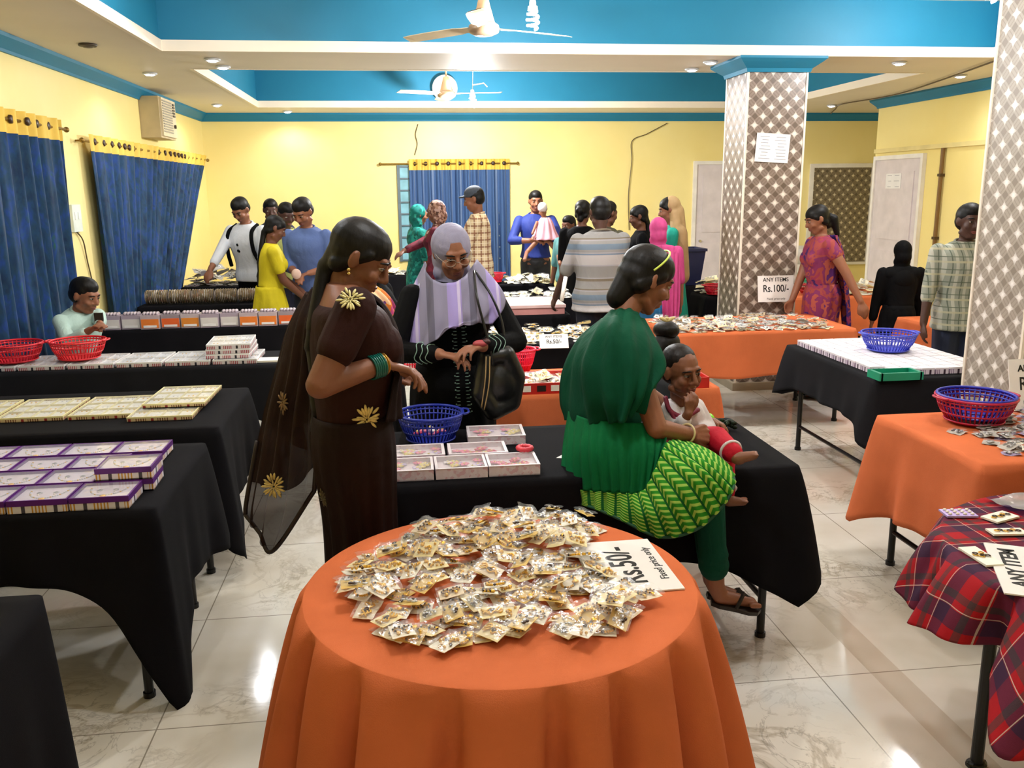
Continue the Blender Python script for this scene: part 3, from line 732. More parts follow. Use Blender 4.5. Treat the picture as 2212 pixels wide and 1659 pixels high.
# ------------------------------------------------------------------ curtains
def curt_mat():
    n=N('blue curtain fabric'); o=n.co(); f=n.noise(n.mp(o,(3,3,1.6)),3.0,3,.6,.4); g=n.noise(n.mp(o,(9,9,4)),5,2)
    n.color(n.mix(n.ramp(g,[(.45,(0,0,0)),(.7,(.6,.6,.6))]),n.ramp(f,[(.35,hx('#0e2848')),(.5,hx('#173c5c')),(.62,hx('#1b3d80')),(.75,hx('#22544f'))]),hx('#1f3b4c')))
    n.set(Roughness=.75,Specular_IOR_Level=.25,Sheen_Weight=.1); return n.m
M_CURT=curt_mat(); M_HEAD=plain('yellow curtain header','#e3bd4e',.7); M_EYEL=plain('dark eyelet','#3a2414',.4)
M_CURT2=stripes('grey blue curtain','#46618c',[(.13,0,.3,'#7385a3','u'),(.13,.05,.15,'#22385f','u')])
def curtain(label,p0,p1,inn,zt,zb,hh,folds,mat,b0=None,b1=None,neye=10,g=None,amp=.035,roda=.15):
    p0=V(p0);p1=V(p1);inn=V(inn); n=220; b0=V(b0) if b0 else p0; b1=V(b1) if b1 else p1
    t=thing('curtain',label,'curtain',((p0.x+p1.x)/2,(p0.y+p1.y)/2,zb),0,g)
    def pt(u,z,pf=0):
        v=(zt-z)/(zt-zb); a=p0.lerp(b0,v); b_=p1.lerp(b1,v); w=(amp*(.75+.6*v))*(math.sin(2*PI*folds*u+.5*math.sin(3*v+u*9))+.3*math.sin(2*PI*folds*2.3*u+1))
        q=a.lerp(b_,u); return V((q.x,q.y,z))+inn*(.07+w+pf)
    rows=[[pt(i/n,zt-hh-(zt-hh-zb)*j/24) for i in range(n+1)] for j in range(25)]
    MB().grid(rows).build('fabric',mat,t,smooth=True)
    rows=[[pt(i/n,zt-hh*j/3,.002) for i in range(n+1)] for j in range(4)]
    MB().grid(rows).build('header',M_HEAD,t,smooth=True)
    for k in range(neye):
        u=(k+.5)/neye; c=pt(u,zt-hh*.42); d=(p1-p0).normalized(); 
        b=MB(); R=Matrix((d,V((0,0,1)),inn)).transposed()
        b.lathe([(.0001,.012),(.026,.012),(.03,.006),(.03,-.006)],10,c+inn*.004,R=R); b.build('eyelet',M_EYEL,t,smooth=True)
    d=(p1-p0).normalized(); r=thing('curtain_rod','brass curtain rod '+label.replace('blue curtain with yellow header','over the blue curtain').replace('grey-blue striped curtain','over the grey-blue curtain').replace(' below the air conditioner',''),'curtain rod',tuple(V((p0.x,p0.y,zt-hh*.42))+inn*.07))
    a=V((p0.x,p0.y,zt-hh*.42))+inn*.07-d*roda; e=V((p1.x,p1.y,zt-hh*.42))+inn*.07+d*.12
    brass=plain('dull brass','#8a6a2c',.4,.7)
    MB().cyl(a,e,.011,n=10).build('rod',brass,r); 
    for q in (a,e): MB().ell(q,(.022,.022,.022)).build('finial',brass,r,smooth=True)
    for q in (a+d*.05,e-d*.05): MB().cyl(q,q-inn*.07,.008,n=8).build('bracket',brass,r)
curtain('blue curtain with yellow header at the left edge',(XL,5.0,0),(XL,7.5,0),(1,0,0),2.37,.25,.16,13,M_CURT,neye=12)
curtain('blue curtain with yellow header on the left wall below the air conditioner',(XL,8.1,0),(XL,12.75,0),(1,0,0),2.30,.25,.14,20,M_CURT,b0=(XL,8.25,0),b1=(XL,10.2,0),neye=22)
curtain('grey-blue striped curtain on the back wall window',(.13,YB,0),(1.57,YB,0),(0,-1,0),2.24,.45,.15,11,M_CURT2,neye=9,roda=.4,amp=.03)
# ------------------------------------------------------------------ switch box, wires, notices
t=thing('switch_box','small white switch box with a cable on the left wall between curtains','switch box',(XL,7.75,1.6))
MB().bbox(XL,XL+.03,7.66,7.86,1.50,1.72).build('plate',plain('pale switch plate','#d8e0d8',.4),t)
MB().bbox(XL+.03,XL+.036,7.70,7.74,1.60,1.66).bbox(XL+.03,XL+.036,7.78,7.82,1.60,1.66).build('rocker',M_WHITEPL,t)
wire=plain('brown wire','#5a4a32',.5)
def cable(label,pts,r=.004,m=None,cat='cable'):
    return tag(MB().tube(crv(pts,30),r,6).build('cable',m or wire,smooth=True),label,cat)
cable('thin brown cable hanging below the white switch box',[(XL+.012,7.76,1.5),(XL+.02,7.86,1.42),(XL+.012,7.93,1.25),(XL+.012,8.0,1.0),(XL+.012,7.95,.7),(XL+.012,7.9,.45)],.006)
cable('thin twisted cable looping along the ceiling near the right wall',[V((p.x,p.y,min(p.z,2.853))) for p in (at(2150,118,7.5),at(2060,155,8.5),at(1960,182,9.9),at(1900,187,10.6),at(1820,205,11.4),at(1806,218,12.1),at(1795,235,12.85))],.008)
cable('thin wire with a loose plug hanging on the back wall above the curtain',[(.28,12.97,2.72),(.24,12.96,2.58),(.26,12.97,2.45),(.22,12.97,2.3)],.006)
cable('thin brown wire down the back wall right of the curtain',[(3.9,12.97,2.73),(3.6,12.975,2.58),(3.38,12.975,2.48),(3.38,12.975,2.2),(3.34,12.975,1.7),(3.36,12.975,1.2)],.006)
cable('brown cable dangling at the top left edge on the left wall',[(XL+.012,5.9,2.75),(XL+.02,6.1,2.62),(XL+.02,6.2,2.5),(XL+.012,6.25,2.52)],.008)
t=thing('drain_pipe','thin brown vertical pipe on the right wall','pipe',(XR-.03,9.5,0)); MB().cyl((XR-.03,9.5,0),(XR-.03,9.5,2.21),.022,n=12).build('pipe',plain('brown pipe','#7c5a2a',.5),t)
b=MB()
for z in (.5,1.2,1.9): b.bbox(XR-.055,XR,9.47,9.53,z,z+.03)
b.build('clamp',plain('dark clamp','#4a3418',.5),t)
PAPER=plain('white paper','#eeeae6',.7,var=.03); INK=plain('black print','#151515',.6)
def notice(name,label,c,w,h,axis,rot=0,lines=None):
    """thin sheet on a wall; axis = outward normal"""
    n_=V(axis); x=V((0,0,1)).cross(n_); R=Matrix((x,V((0,0,1)),n_)).transposed()@Matrix.Rotation(rot,3,'Z')
    t=thing(name,label,'notice',c)
    MB().box(c,(w,h,.003),M=R).build('sheet',PAPER,t)
    b=MB(); r=random.Random(3)
    for i in range(lines or 0):
        y=h*.38-i*h*.76/(lines-.99); 
        for k in (-.24,.24): b.box(V(c)+R@V((k*w+r.uniform(-.01,.01),y,.002)),(w*.36*r.uniform(.5,1),.004,.001),M=R)
    if lines: b.build('printing',plain('grey print','#8b8790',.6),t)
    return t
notice('notice','white printed notice taped askew on the far pillar',(3.19,7.492,2.13),.30,.24,(0,-1,0),-.06,8)
notice('notice','small pale notice taped on the white door in the right wall',(XR-.045,10.45,1.86),.34,.18,(-1,0,0),0,3)
# tape on the floor
tag(MB().bbox(1.70,1.82,2.2,3.75,.0006,.0014).build('floor_tape',film('clear tape','#fbfaf8',.03,.2,20,.01)),'clear wide tape stuck on the marble floor beside the right aisle','tape')
# ------------------------------------------------------------------ tables
M_BLACK=cloth('black tablecloth','#131215'); M_ORANGE=cloth('orange tablecloth','#cf6f45',var=.07,bs=350)
M_BLK2=cloth('charcoal tablecloth','#1b1b1e')
def plaid_mat():
    n=N('red tartan cloth'); o=n.co('UV'); x,y,_=n.sep(o); c=hx('#a3141d')
    def band(s,per,off,w): return n.math('LESS_THAN',n.math('FRACT',n.math('DIVIDE',n.math('ADD',s,off+20),per)),w)
    for s in (x,y): c=n.mix(n.math('MULTIPLY',band(s,.14,0,.34),.68),c,hx('#16233f'))
    for s in (x,y): c=n.mix(n.math('MULTIPLY',band(s,.14,.07,.14),.6),c,hx('#1d3a3a'))
    for s in (x,y): c=n.mix(n.math('MULTIPLY',band(s,.14,.09,.018),.7),c,hx('#cfc0b0'))
    n.color(c); n.set(Roughness=.85,Specular_IOR_Level=.2); n.bump(n.noise(n.co(),500,1),.2,.002); return n.m
M_PLAID=plaid_mat()
TH=.74
def folding_table(label,x0,x1,y0,y1,legs=(1,1,1,1),group=None):
    t=thing('folding_table',label,'table',((x0+x1)/2,(y0+y1)/2,0),0,group); z=TH-.008
    MB().bbox(x0+.012,x1-.012,y0+.012,y1-.012,z-.03,z).build('tabletop',plain('brown board','#4a3626',.6),t)
    ins=.10
    pts=[(x0+ins,y0+.06),(x1-ins,y0+.06),(x1-ins,y1-.06),(x0+ins,y1-.06)]
    for (x,y),u in zip(pts,legs):
        if u: 
            b=MB().cyl((x,y,.012),(x,y,z-.03),.0165,n=14); b.cyl((x,y,0),(x,y,.02),.022,n=14); b.build('leg',M_BLACKMETAL,t,smooth=False)
    for k,(xa,q) in enumerate(((x0+ins,1),(x1-ins,-1))):
        MB().cyl((xa,y0+.06,.17),(xa,y1-.06,.17),.012,n=8).build('stretcher',M_BLACKMETAL,t)
        MB().cyl((xa,y0+.10,.40),(xa+q*.38,y0+.10,z-.035),.011,n=8).cyl((xa,y1-.10,.40),(xa+q*.38,y1-.10,z-.035),.011,n=8).build('brace',M_BLACKMETAL,t)
    return t
def tablecloth(label,x0,x1,y0,y1,hang,tail,mat,group=None,sig=.14,fk=22,fa=.012,seed=0,out=.05,z=TH,uvs=False,tailout=.07):
    rnd=random.Random(seed); r=.025; P=[]
    def corner(cx,cy,a0):
        return [(cx+r*math.cos(a0+PI/2*k/5),cy+r*math.sin(a0+PI/2*k/5),math.cos(a0+PI/2*k/5),math.sin(a0+PI/2*k/5)) for k in range(6)]
    def edge(ax,ay,bx,by,nx,ny,n):
        return [(ax+(bx-ax)*k/n,ay+(by-ay)*k/n,nx,ny) for k in range(1,n)]
    st=.02
    P+=edge(x0+r,y0,x1-r,y0,0,-1,int((x1-x0)/st)); P+=corner(x1-r,y0+r,-PI/2)
    P+=edge(x1,y0+r,x1,y1-r,1,0,int((y1-y0)/st)); P+=corner(x1-r,y1-r,0)
    P+=edge(x1-r,y1,x0+r,y1,0,1,int((x1-x0)/st)); P+=corner(x0+r,y1-r,PI/2)
    P+=edge(x0,y1-r,x0,y0+r,-1,0,int((y1-y0)/st)); P+=corner(x0+r,y0+r,PI)
    CN=[(x0,y0),(x1,y0),(x1,y1),(x0,y1)]; ph=rnd.uniform(0,6); nv=16; rows=[]; uvr=[]; dist=0; S_=[0]
    for a,b_ in zip(P,P[1:]): S_.append(S_[-1]+math.hypot(a[0]-b_[0],a[1]-b_[1]))
    W=[]
    for (x,y,nx,ny) in P:
        ds=[math.hypot(x-cx,y-cy) for cx,cy in CN]
        hs=[hang[0]*max(0,-ny),hang[1]*max(0,nx),hang[2]*max(0,ny),hang[3]*max(0,-nx)]; sw=max(0,-ny)+max(0,nx)+max(0,ny)+max(0,-nx)
        h=sum(hs)/sw; tw=[math.exp(-(d/sig)**1.3) for d in ds]; W.append((h+sum(t*a for t,a in zip(tw,tail)),max(tw)))
    for j in range(nv+1):
        v=j/nv; row=[];ur=[]
        for k,(x,y,nx,ny) in enumerate(P):
            h,tw=W[k]; s=S_[k]
            wob=math.sin(fk*s+ph)+.5*math.sin(fk*1.73*s+2*ph+v)
            o=v**.8*(out*.35+fa*wob*(.3+v)+tw*tailout)+.004
            hh=h*(1+.03*math.sin(9*s+ph)); row.append(V((x+nx*o,y+ny*o,z-.004*(v>0)-hh*v if v>0 else z))); ur.append((x+nx*hh*v,y+ny*hh*v))
        rows.append(row); uvr.append(ur)
    b=MB(); n=len(P); b.grid(rows,cyc=True); cx,cy=(x0+x1)/2,(y0+y1)/2
    ins=[V((cx+(p[0]-cx)*.9,cy+(p[1]-cy)*.9,z)) for p in P]; o=len(b.v); b.v+=[tuple(p) for p in ins]; b.v.append((cx,cy,z))
    for k in range(n):
        q=(k+1)%n; b.f.append((k,o+k,o+q,q)); b.f.append((o+k,o+n,o+q)); b.m+=[0,0]
    ob=b.build('tablecloth',mat,smooth=True); 
    if uvs:
        flat=[u for r_ in uvr for u in r_]+[(p.x,p.y) for p in ins]+[(cx,cy)]; uv=ob.data.uv_layers.new(name='uv')
        for l in ob.data.loops: uv.data[l.index].uv=flat[l.vertex_index]
    s=ob.modifiers.new('t','SOLIDIFY'); s.thickness=.003; s.offset=1; BAKE.append(ob)
    return tag(ob,label,'tablecloth',group)
def TC(lt,lc,x0,x1,y0,y1,hang,tail,mat,legs=(1,1,1,1),**k):
    folding_table(lt,x0,x1,y0,y1,legs); return tablecloth(lc,x0,x1,y0,y1,hang,tail,mat,**k)
RX=-.88
TC('folding table at the bottom left corner, nearest the camera','black cloth on the empty table at the bottom left corner',-2.2,-1.0,1.45,2.35,(.68,.68,.68,.68),(0,0,.0,0),M_BLACK,seed=1,fa=.006,tailout=.02)
TC('folding table under the purple-rimmed boxes','black cloth with a long corner tail under the purple-rimmed boxes',-2.54,RX,2.99,3.82,(.24,.42,.2,.3),(.1,.42,.05,0),M_BLACK,seed=2,sig=.15,fa=.007,tailout=.05)
TC('folding table under the flat cream boxes','black cloth under the flat cream boxes',-2.54,RX,4.07,4.93,(.24,.40,.2,.3),(.1,.3,.08,0),M_BLACK,seed=3,fa=.007)
TC('folding table with the two red baskets on it','black cloth under the red baskets and white boxes',-2.54,-.75,5.6,6.1,(.30,.42,.3,.3),(.1,.2,.1,0),M_BLK2,seed=4,fa=.007)
TC('folding table under the orange-labelled packs','black cloth under the row of orange-labelled packs',-2.42,-.62,7.25,7.95,(.30,.42,.3,.4),(.1,.2,.1,.1),M_BLACK,seed=5,fa=.007)
TC('folding table under the long roll of packets','dark cloth under the long roll of packets',-2.54,-1.38,8.75,9.35,(.30,.42,.3,.4),(.1,.2,.1,.1),M_BLACK,seed=6,fa=.007)
TC('folding table in the far left corner by the curtain','dark cloth on the far left table by the curtain',-2.54,-1.7,10.5,11.2,(.3,.3,.3,.3),(.1,.1,.1,.1),M_BLACK,seed=7)
TC('folding table with the flower boxes, the woman in green sits on it','black cloth under the flower boxes with a pointed right corner',-.16,1.5,3.1,3.86,(.34,.22,.25,.35),(.05,.20,.1,.1),M_BLACK,seed=8,sig=.22,fa=.008,tailout=.10)
TC('folding table behind the woman in the grey headscarf','orange cloth under the packets behind the woman in the grey headscarf',.42,1.68,4.48,5.15,(.42,.35,.3,.35),(.1,.1,.1,.1),M_ORANGE,seed=9)
TC('folding table in front of the far pillar','orange cloth under the heap of packets in front of the far pillar',1.95,3.42,6.28,7.1,(.34,.34,.34,.34),(.03,.05,.03,.03),M_ORANGE,seed=10,fa=.006,fk=9)
TC('folding table under the rows of small white boxes','black cloth under the rows of small white boxes',2.6,3.42,4.52,5.7,(.3,.3,.3,.26),(.1,.05,.1,.06),M_BLK2,seed=11,fa=.006)
TC('folding table under the silver packets at right','orange cloth under the silver packets at right',2.2,3.02,3.0,3.8,(.4,.4,.4,.40),(.22,.1,.1,.14),M_ORANGE,seed=12,fa=.018,fk=18,tailout=.08)
TC('folding table behind the orange cloth, under flat pink box','black cloth under the flat pink box in the middle',.62,1.42,7.45,8.15,(.4,.4,.4,.4),(.05,.05,.05,.05),M_BLACK,seed=14)
TC('folding table in the middle under rows of cream cards','black cloth under the nearer rows of cream cards',.55,1.72,8.65,9.2,(.4,.4,.4,.4),(.05,.05,.05,.05),M_BLACK,seed=15)
TC('folding table further back under cream cards','black cloth under the farther rows of cream cards',.72,1.72,10.05,10.5,(.4,.4,.4,.4),(.05,.05,.05,.05),M_BLACK,seed=16)
TC('folding table by the back curtain','black cloth on the table by the back curtain',-.35,.55,11.5,12.1,(.4,.4,.4,.4),(.05,.05,.05,.05),M_BLACK,seed=17)
TC('folding table left of the far pillar','black cloth on the table with white packs left of the far pillar',2.8,4.2,9.4,9.95,(.4,.4,.4,.4),(.05,.05,.05,.05),M_BLACK,seed=18)
TC('folding table right of the far pillar with the green basket','orange cloth under the green and red baskets right of the far pillar',3.75,5.0,8.2,9.0,(.4,.4,.4,.4),(.05,.05,.05,.05),M_ORANGE,seed=19)
TC('folding table beyond the white boxes at the far right','orange cloth on the table beyond the white boxes at right',4.05,5.2,6.1,6.8,(.4,.4,.4,.4),(.05,.05,.05,.05),M_ORANGE,seed=20)
TC('folding table with heaped gold packets behind the red basket','black cloth under the heap of gold packets behind the red basket',.60,1.68,6.0,6.75,(.35,.35,.35,.35),(.05,.05,.05,.05),M_BLACK,seed=22)
TC('folding table hidden behind the far pillar','black cloth under white packs close behind the far pillar',2.98,3.6,8.4,8.9,(.4,.4,.4,.4),(.05,.05,.05,.05),M_BLACK,seed=23)
# round table
def round_table(label,clabel,cx,cy,r,mat,H0,tips,seed,leg0=PI/4,fa=1.0,nf=17,uvs=False,legr=.3):
    t=thing('round_table',label,'table',(cx,cy,0))
    MB().lathe([(.0001,.70),(r-.01,.70),(r-.005,.705),(r-.005,.73),(.0001,.732)],64,(cx,cy,0)).build('tabletop',plain('brown board','#4a3626',.6),t)
    for k in range(4):
        a=leg0+k*PI/2; x,y=cx+legr*math.cos(a),cy+legr*math.sin(a)
        MB().cyl((x,y,0),(x,y,.70),.019,n=14).cyl((x-.03,y,.008),(x+.03,y,.008),.012,n=8).ell((x,y,.012),(.034,.024,.012)).build('leg',M_BLACKMETAL,t)
    b=MB(); n=360; rows=[]
    for j in (0,2,4,5,5.8,5.97,6): rows.append([V((cx+(r*j/6+1e-4)*math.cos(2*PI*i/n),cy+(r*j/6+1e-4)*math.sin(2*PI*i/n),TH+ (0 if j<6 else -.001))) for i in range(n)])
    uvr=[[(p.x,p.y) for p in row] for row in rows]
    for j in range(1,25):
        v=j/24; row=[]; ur=[]
        for i in range(n):
            a=2*PI*i/n
            tip=sum(g*math.exp(-((math.atan2(math.sin(a-math.radians(q)),math.cos(a-math.radians(q))))/w)**2) for q,w,g in tips)
            h=H0+.12*H0*math.sin(4*a+seed)+.16*H0*max(0,tip)
            fold=math.sin(nf*a+1.1*math.sin(2*a+seed)+.7*math.sin(5*a))+.35*math.sin(29*a+2+1.2*v)
            sharp=.35*fold-1.0*math.exp(-((fold+1.15)/.55)**2)
            o=.004+v**.65*(.105+.105*sharp)*fa+.05*v*tip
            row.append(V((cx+(r+o)*math.cos(a),cy+(r+o)*math.sin(a),TH-.003-h*v))); ur.append((cx+(r+h*v)*math.cos(a),cy+(r+h*v)*math.sin(a)))
        rows.append(row); uvr.append(ur)
    b.grid(rows,cyc=True); o=b.build('tablecloth',mat,smooth=True); tag(o,clabel,'tablecloth')
    if uvs:
        flat=[u for q in uvr for u in q]; uv=o.data.uv_layers.new(name='uv')
        for l in o.data.loops: uv.data[l.index].uv=flat[l.vertex_index]
    s=o.modifiers.new('t','SOLIDIFY'); s.thickness=.003; s.offset=1; BAKE.append(o)
wrinkle(M_ORANGE,.35,5,.012)
round_table('round table standing under the orange cloth in the foreground','orange cloth falling in deep folds over the round table in front',.235,2.245,.535,M_ORANGE,.56,((176,.22,1),(196,.16,.8),(-6,.2,1),(-22,.16,.8)),1)
round_table('round table under the tartan cloth at the right edge','red and blue tartan cloth on the table at the right edge',2.15,2.12,.585,M_PLAID,.20,((163,.16,.7),(208,.16,3.2),(300,.2,2)),4,leg0=math.radians(160),fa=.75,nf=15,uvs=True,legr=.43)
# ------------------------------------------------------------------ baskets
def basket(label,c,r,h,col,rb=None,handles=True,n=44,tilt=None):
    m_=plain('basket plastic '+col,col,.35,0,.5,.04); t=thing('basket',label,'basket',c); x,y,z=c; rb=rb or r*.68
    R=Matrix.Rotation(tilt,3,'Y') if tilt else None
    def ring(rr,zz,tr): return [(x+rr*math.cos(2*PI*i/48),y+rr*math.sin(2*PI*i/48),z+zz) for i in range(48)]
    b=MB(); b.tube(ring(r,h,0),.0065,8,closed=True)
    if handles:
        for q in (-1,1): b.tube(crv([(x+q*(r-.002),y-.05,z+h),(x+q*(r+.022),y-.03,z+h+.002),(x+q*(r+.022),y+.03,z+h+.002),(x+q*(r-.002),y+.05,z+h)],12),.005,6)
    b.build('rim',m_,t,smooth=True)
    b=MB()
    for k in range(n):
        a=2*PI*k/n; b.tube([(x+rb*math.cos(a),y+rb*math.sin(a),z+.012),(x+(rb*.35+r*.65)*math.cos(a),y+(rb*.35+r*.65)*math.sin(a),z+h*.55),(x+r*math.cos(a),y+r*math.sin(a),z+h)],.0036,5)
    for v in (.12,.42,.72,.88):
        rr=(rb*.35+r*.65) if v==.55 else rb+(r-rb)*(v**.8); b.tube(ring(rr,h*v,0),.004,6,closed=True)
    b.build('side_slats',m_,t,smooth=True)
    MB().lathe([(.0001,.004),(rb-.004,.004),(rb+.003,.010),(rb+.003,.016),(rb-.01,.010),(.0001,.008)],40,c).build('base',m_,t,smooth=True)
    return t
basket('blue plastic basket of hair clips behind the pink flower boxes',(at(930,905,3.66).x,3.68,.745),.140,.125,'#1c2f9e')
q=on(45,776,.775); basket('red plastic basket half out of frame at the left edge',(q.x,5.80,.775),.165,.115,'#d2202f',.12)
q=on(190,766,.775); basket('red plastic basket in front of the seated boy',(q.x,5.82,.775),.165,.12,'#d8242c',.115)
basket('small blue basket standing on the white boxes at right',(3.03,5.16,.781),.165,.115,'#3a46c2',.115)
cb=at(2027,905,3.62); bx=(2.56,3.60,.745)
basket('crimson basket on the right orange table, under the blue one',bx,.168,.12,'#b3123f',.115)
basket('dark blue basket nested inside the crimson basket at right',(bx[0],bx[1],bx[2]+.022),.162,.105,'#2a2fa8',.11,handles=False)
q=on(1127,812,.745); basket('pinkish red basket behind the handbag on the orange table',(q.x,5.0,.745),.088,.15,'#ee2450',.045)
basket('red basket glimpsed between the two women',(.02,5.75,.60),.13,.14,'#e01f3c',.09)
basket('green basket stacked on the red one right of the far pillar',(4.08,8.4,.86),.15,.09,'#4fc79b',.10)
basket('red basket under the green one right of the far pillar',(4.08,8.4,.745),.16,.11,'#c01f2b',.11)
basket('red basket on the far table behind the grey headscarf',(1.05,10.25,.745),.11,.11,'#e3203a',.08)
basket('small red basket left of the far pillar',(3.12,8.55,.745),.12,.10,'#c8142c',.08)
t=thing('bin','dark blue square tub on the table left of the far pillar','tub',(3.12,9.62,.745))
MB().grid([[V((3.12+sx*w,9.62+sy*w,z)) for sx,sy in ((-1,-1),(1,-1),(1,1),(-1,1))] for w,z in ((.001,.745),(.15,.745),(.19,1.12),(.205,1.12),(.205,1.15),(.175,1.15),(.14,.76),(.001,.76))],cyc=True).build('tub_body',plain('navy tub','#1a2044',.4),t)
# stand the glimpsed basket on a stool
t=thing('stool','small dark stool under the red basket between the two women','stool',(.02,5.75,0))
MB().lathe([(.0001,.57),(.15,.57),(.155,.58),(.15,.595),(.0001,.598)],24,(.02,5.75,0)).build('seat',plain('stool brown','#2a1c16',.5),t)
for k in range(4): 
    a=PI/4+k*PI/2; MB().cyl((.02+.13*math.cos(a),5.75+.13*math.sin(a),0),(.02+.1*math.cos(a),5.75+.1*math.sin(a),.57),.014,n=10).build('leg',plain('stool brown','#2a1c16',.5),t)
# ------------------------------------------------------------------ packets of jewellery
GOLD=plain('gold plate','#e3b13c',.3,.55,.6,.2,40); SILV=plain('silver plate','#c4c6ca',.3,.6,.6,.2,40); BRNZ=plain('dark stones','#3b2413',.3,.2)
PEARL=plain('pearl beads','#efe6d6',.25); F1=film('clear pouch film','#ffffff',.11,.2,70,.10); CARD=[plain('cream card','#f3e4b0',.6),plain('white card','#f7f2e2',.6),plain('gold card','#e3c069',.5),plain('beige card','#e6d3a4',.6),plain('pale cream card','#f0e0c4',.6)]
def wavy(b,w,h,z,amp,seed,n=7,mi=0,th=.0):
    r=random.Random(seed); a,c,d=[r.uniform(0,6) for _ in range(3)]
    rows=[[V(((i/n-.5)*w,(j/n-.5)*h,z+amp*(math.sin(a+5*i/n+3*j/n)+.6*math.sin(c+9*j/n-4*i/n)+.4*math.sin(d+14*i/n)))) for i in range(n+1)] for j in range(n+1)]
    b.grid(rows,mi); return b
def packet_proto(k,dx):
    r=random.Random(k*7+1); w,h=r.uniform(.066,.088),r.uniform(.056,.074)
    kind=k%6; me=GOLD if kind!=2 else SILV
    t=thing('jewellery_packet','x','packet',(0,0,0))
    c=wavy(MB(),w*.86,h*.86,.004,.0009,k).build('backing_card',CARD[k%5],t,loc=(0,0,0)); s=c.modifiers.new('t','SOLIDIFY'); s.thickness=.001; BAKE.append(c)
    b=MB()
    if kind in (0,3):
        for q in (-1,1):
            b.lathe([(.008,-.002),(.0125,0),(.008,.003)],14,(q*w*.17,0,.008)); b.ell((q*w*.17,-h*.2,.008),(.005,.008,.004),nu=8,nv=6)
            for i in range(6): b.ell((q*w*.17+.011*math.cos(i),.011*math.sin(i),.010),(.0028,)*3,nu=6,nv=4,mi=1)
    elif kind==1:
        for i in range(22): a=2*PI*i/22; b.ell((.024*math.cos(a),.019*math.sin(a),.008),(.0042,.0036,.0036),nu=6,nv=5,mi=i%5==0)
        b.ell((0,-.019,.009),(.008,.010,.004),nu=10,nv=6)
    elif kind==2:
        for i in range(14): b.ell((r.uniform(-.3,.3)*w,r.uniform(-.28,.28)*h,.008+r.uniform(0,.003)),(r.uniform(.003,.008),r.uniform(.003,.006),.003),nu=7,nv=5,mi=r.random()<.25)
    elif kind==4:
        for j in range(3): b.tube([((i/12-.5)*w*.7,h*(.12*j-.15)+.006*math.sin(i*1.1+j),.008) for i in range(13)],.0026,6,mi=0)
        b.ell((0,0,.009),(.009,.007,.004),nu=10,nv=6,mi=1)
    else:
        for i in range(18): b.ell((r.uniform(-.32,.32)*w,r.uniform(-.3,.3)*h,.008),(.0042,)*3,nu=6,nv=5,mi=r.random()<.2)
    b.build('jewellery',[me,BRNZ],t,loc=(0,0,0),smooth=True)
    p=wavy(MB(),w,h,.0135,.0022,k+9,9).build('pouch',F1,t,loc=(0,0,0),smooth=True)
    return t,w,h
PR=[packet_proto(k,0) for k in range(12)]
USED=set()
class Heap:
    def __init__(s,x0,x1,y0,y1,z,st=.012): s.x0,s.y0,s.st=x0,y0,st; s.nx=int((x1-x0)/st)+1; s.ny=int((y1-y0)/st)+1; s.h=np.full((s.nx,s.ny),z)
    def put(s,x,y,w,h,a,th,soft=.75):
        L=max(w,h)/2; i0=max(0,int((x-L-s.x0)/s.st)); i1=min(s.nx,int((x+L-s.x0)/s.st)+2); j0=max(0,int((y-L-s.y0)/s.st)); j1=min(s.ny,int((y+L-s.y0)/s.st)+2)
        I,J=np.meshgrid(np.arange(i0,i1),np.arange(j0,j1),indexing='ij'); X=s.x0+I*s.st-x; Y=s.y0+J*s.st-y
        u=X*math.cos(a)+Y*math.sin(a); v=-X*math.sin(a)+Y*math.cos(a); m=(abs(u)<w/2)&(abs(v)<h/2)
        if not m.any(): return s.h.max(),0,0
        sub=s.h[i0:i1,j0:j1]; hh=sub[m]; z=float(hh.max()); 
        A=np.c_[u[m],v[m],np.ones(m.sum())]; c,_,_,_=np.linalg.lstsq(A,hh,rcond=None)
        gx,gy=np.clip(c[0],-.35,.35),np.clip(c[1],-.35,.35); zf=float(np.max(hh-gx*u[m]-gy*v[m]))
        sub[m]=zf+gx*u[m]+gy*v[m]+th*soft; return zf,gx,gy
def inpoly(x,y,P):
    c=False; n=len(P)
    for i in range(n):
        a,b_=P[i],P[(i+1)%n]
        if (a[1]>y)!=(b_[1]>y) and x<(b_[0]-a[0])*(y-a[1])/(b_[1]-a[1])+a[0]: c=not c
    return c
def heap(n,poly,z,protos,label,group,seed,scale=1,th=.0135,mind=0,parts=True,cat=None,bias=None):
    r=random.Random(seed); xs=[p[0] for p in poly]; ys=[p[1] for p in poly]; H=Heap(min(xs)-.1,max(xs)+.1,min(ys)-.1,max(ys)+.1,z)
    k=0; out=[]; pts=[]
    while k<n:
        best=None
        for _ in range(6):
            for _ in range(200):
                x,y=r.uniform(min(xs),max(xs)),r.uniform(min(ys),max(ys))
                if inpoly(x,y,poly): break
            d=min([(x-a)**2+(y-b_)**2 for a,b_ in pts[-max(8,n//2):]] or [9]) if pts else 9
            if best is None or d>best[0]: best=(d,x,y)
        _,x,y=best; pts.append((x,y)); a=r.uniform(0,PI); pi=r.randrange(len(protos)); P_,w,h=protos[pi]
        zz,gx,gy=H.put(x,y,w*scale,h*scale,a,th*scale)
        rot=(Matrix.Rotation(a,3,'Z')@Matrix.Rotation(math.atan(-gx),3,'Y')@Matrix.Rotation(math.atan(gy),3,'X')).to_euler()
        if id(P_) not in USED: USED.add(id(P_)); o=P_; o.location=(x,y,zz); o.rotation_euler=rot; o['label']=label; o['group']=group
        else: o=dup(P_,(x,y,zz),0,label,group,rot=rot)
        o.scale=(scale,)*3
        if cat: o['category']=cat
        out.append(o); k+=1
    return H
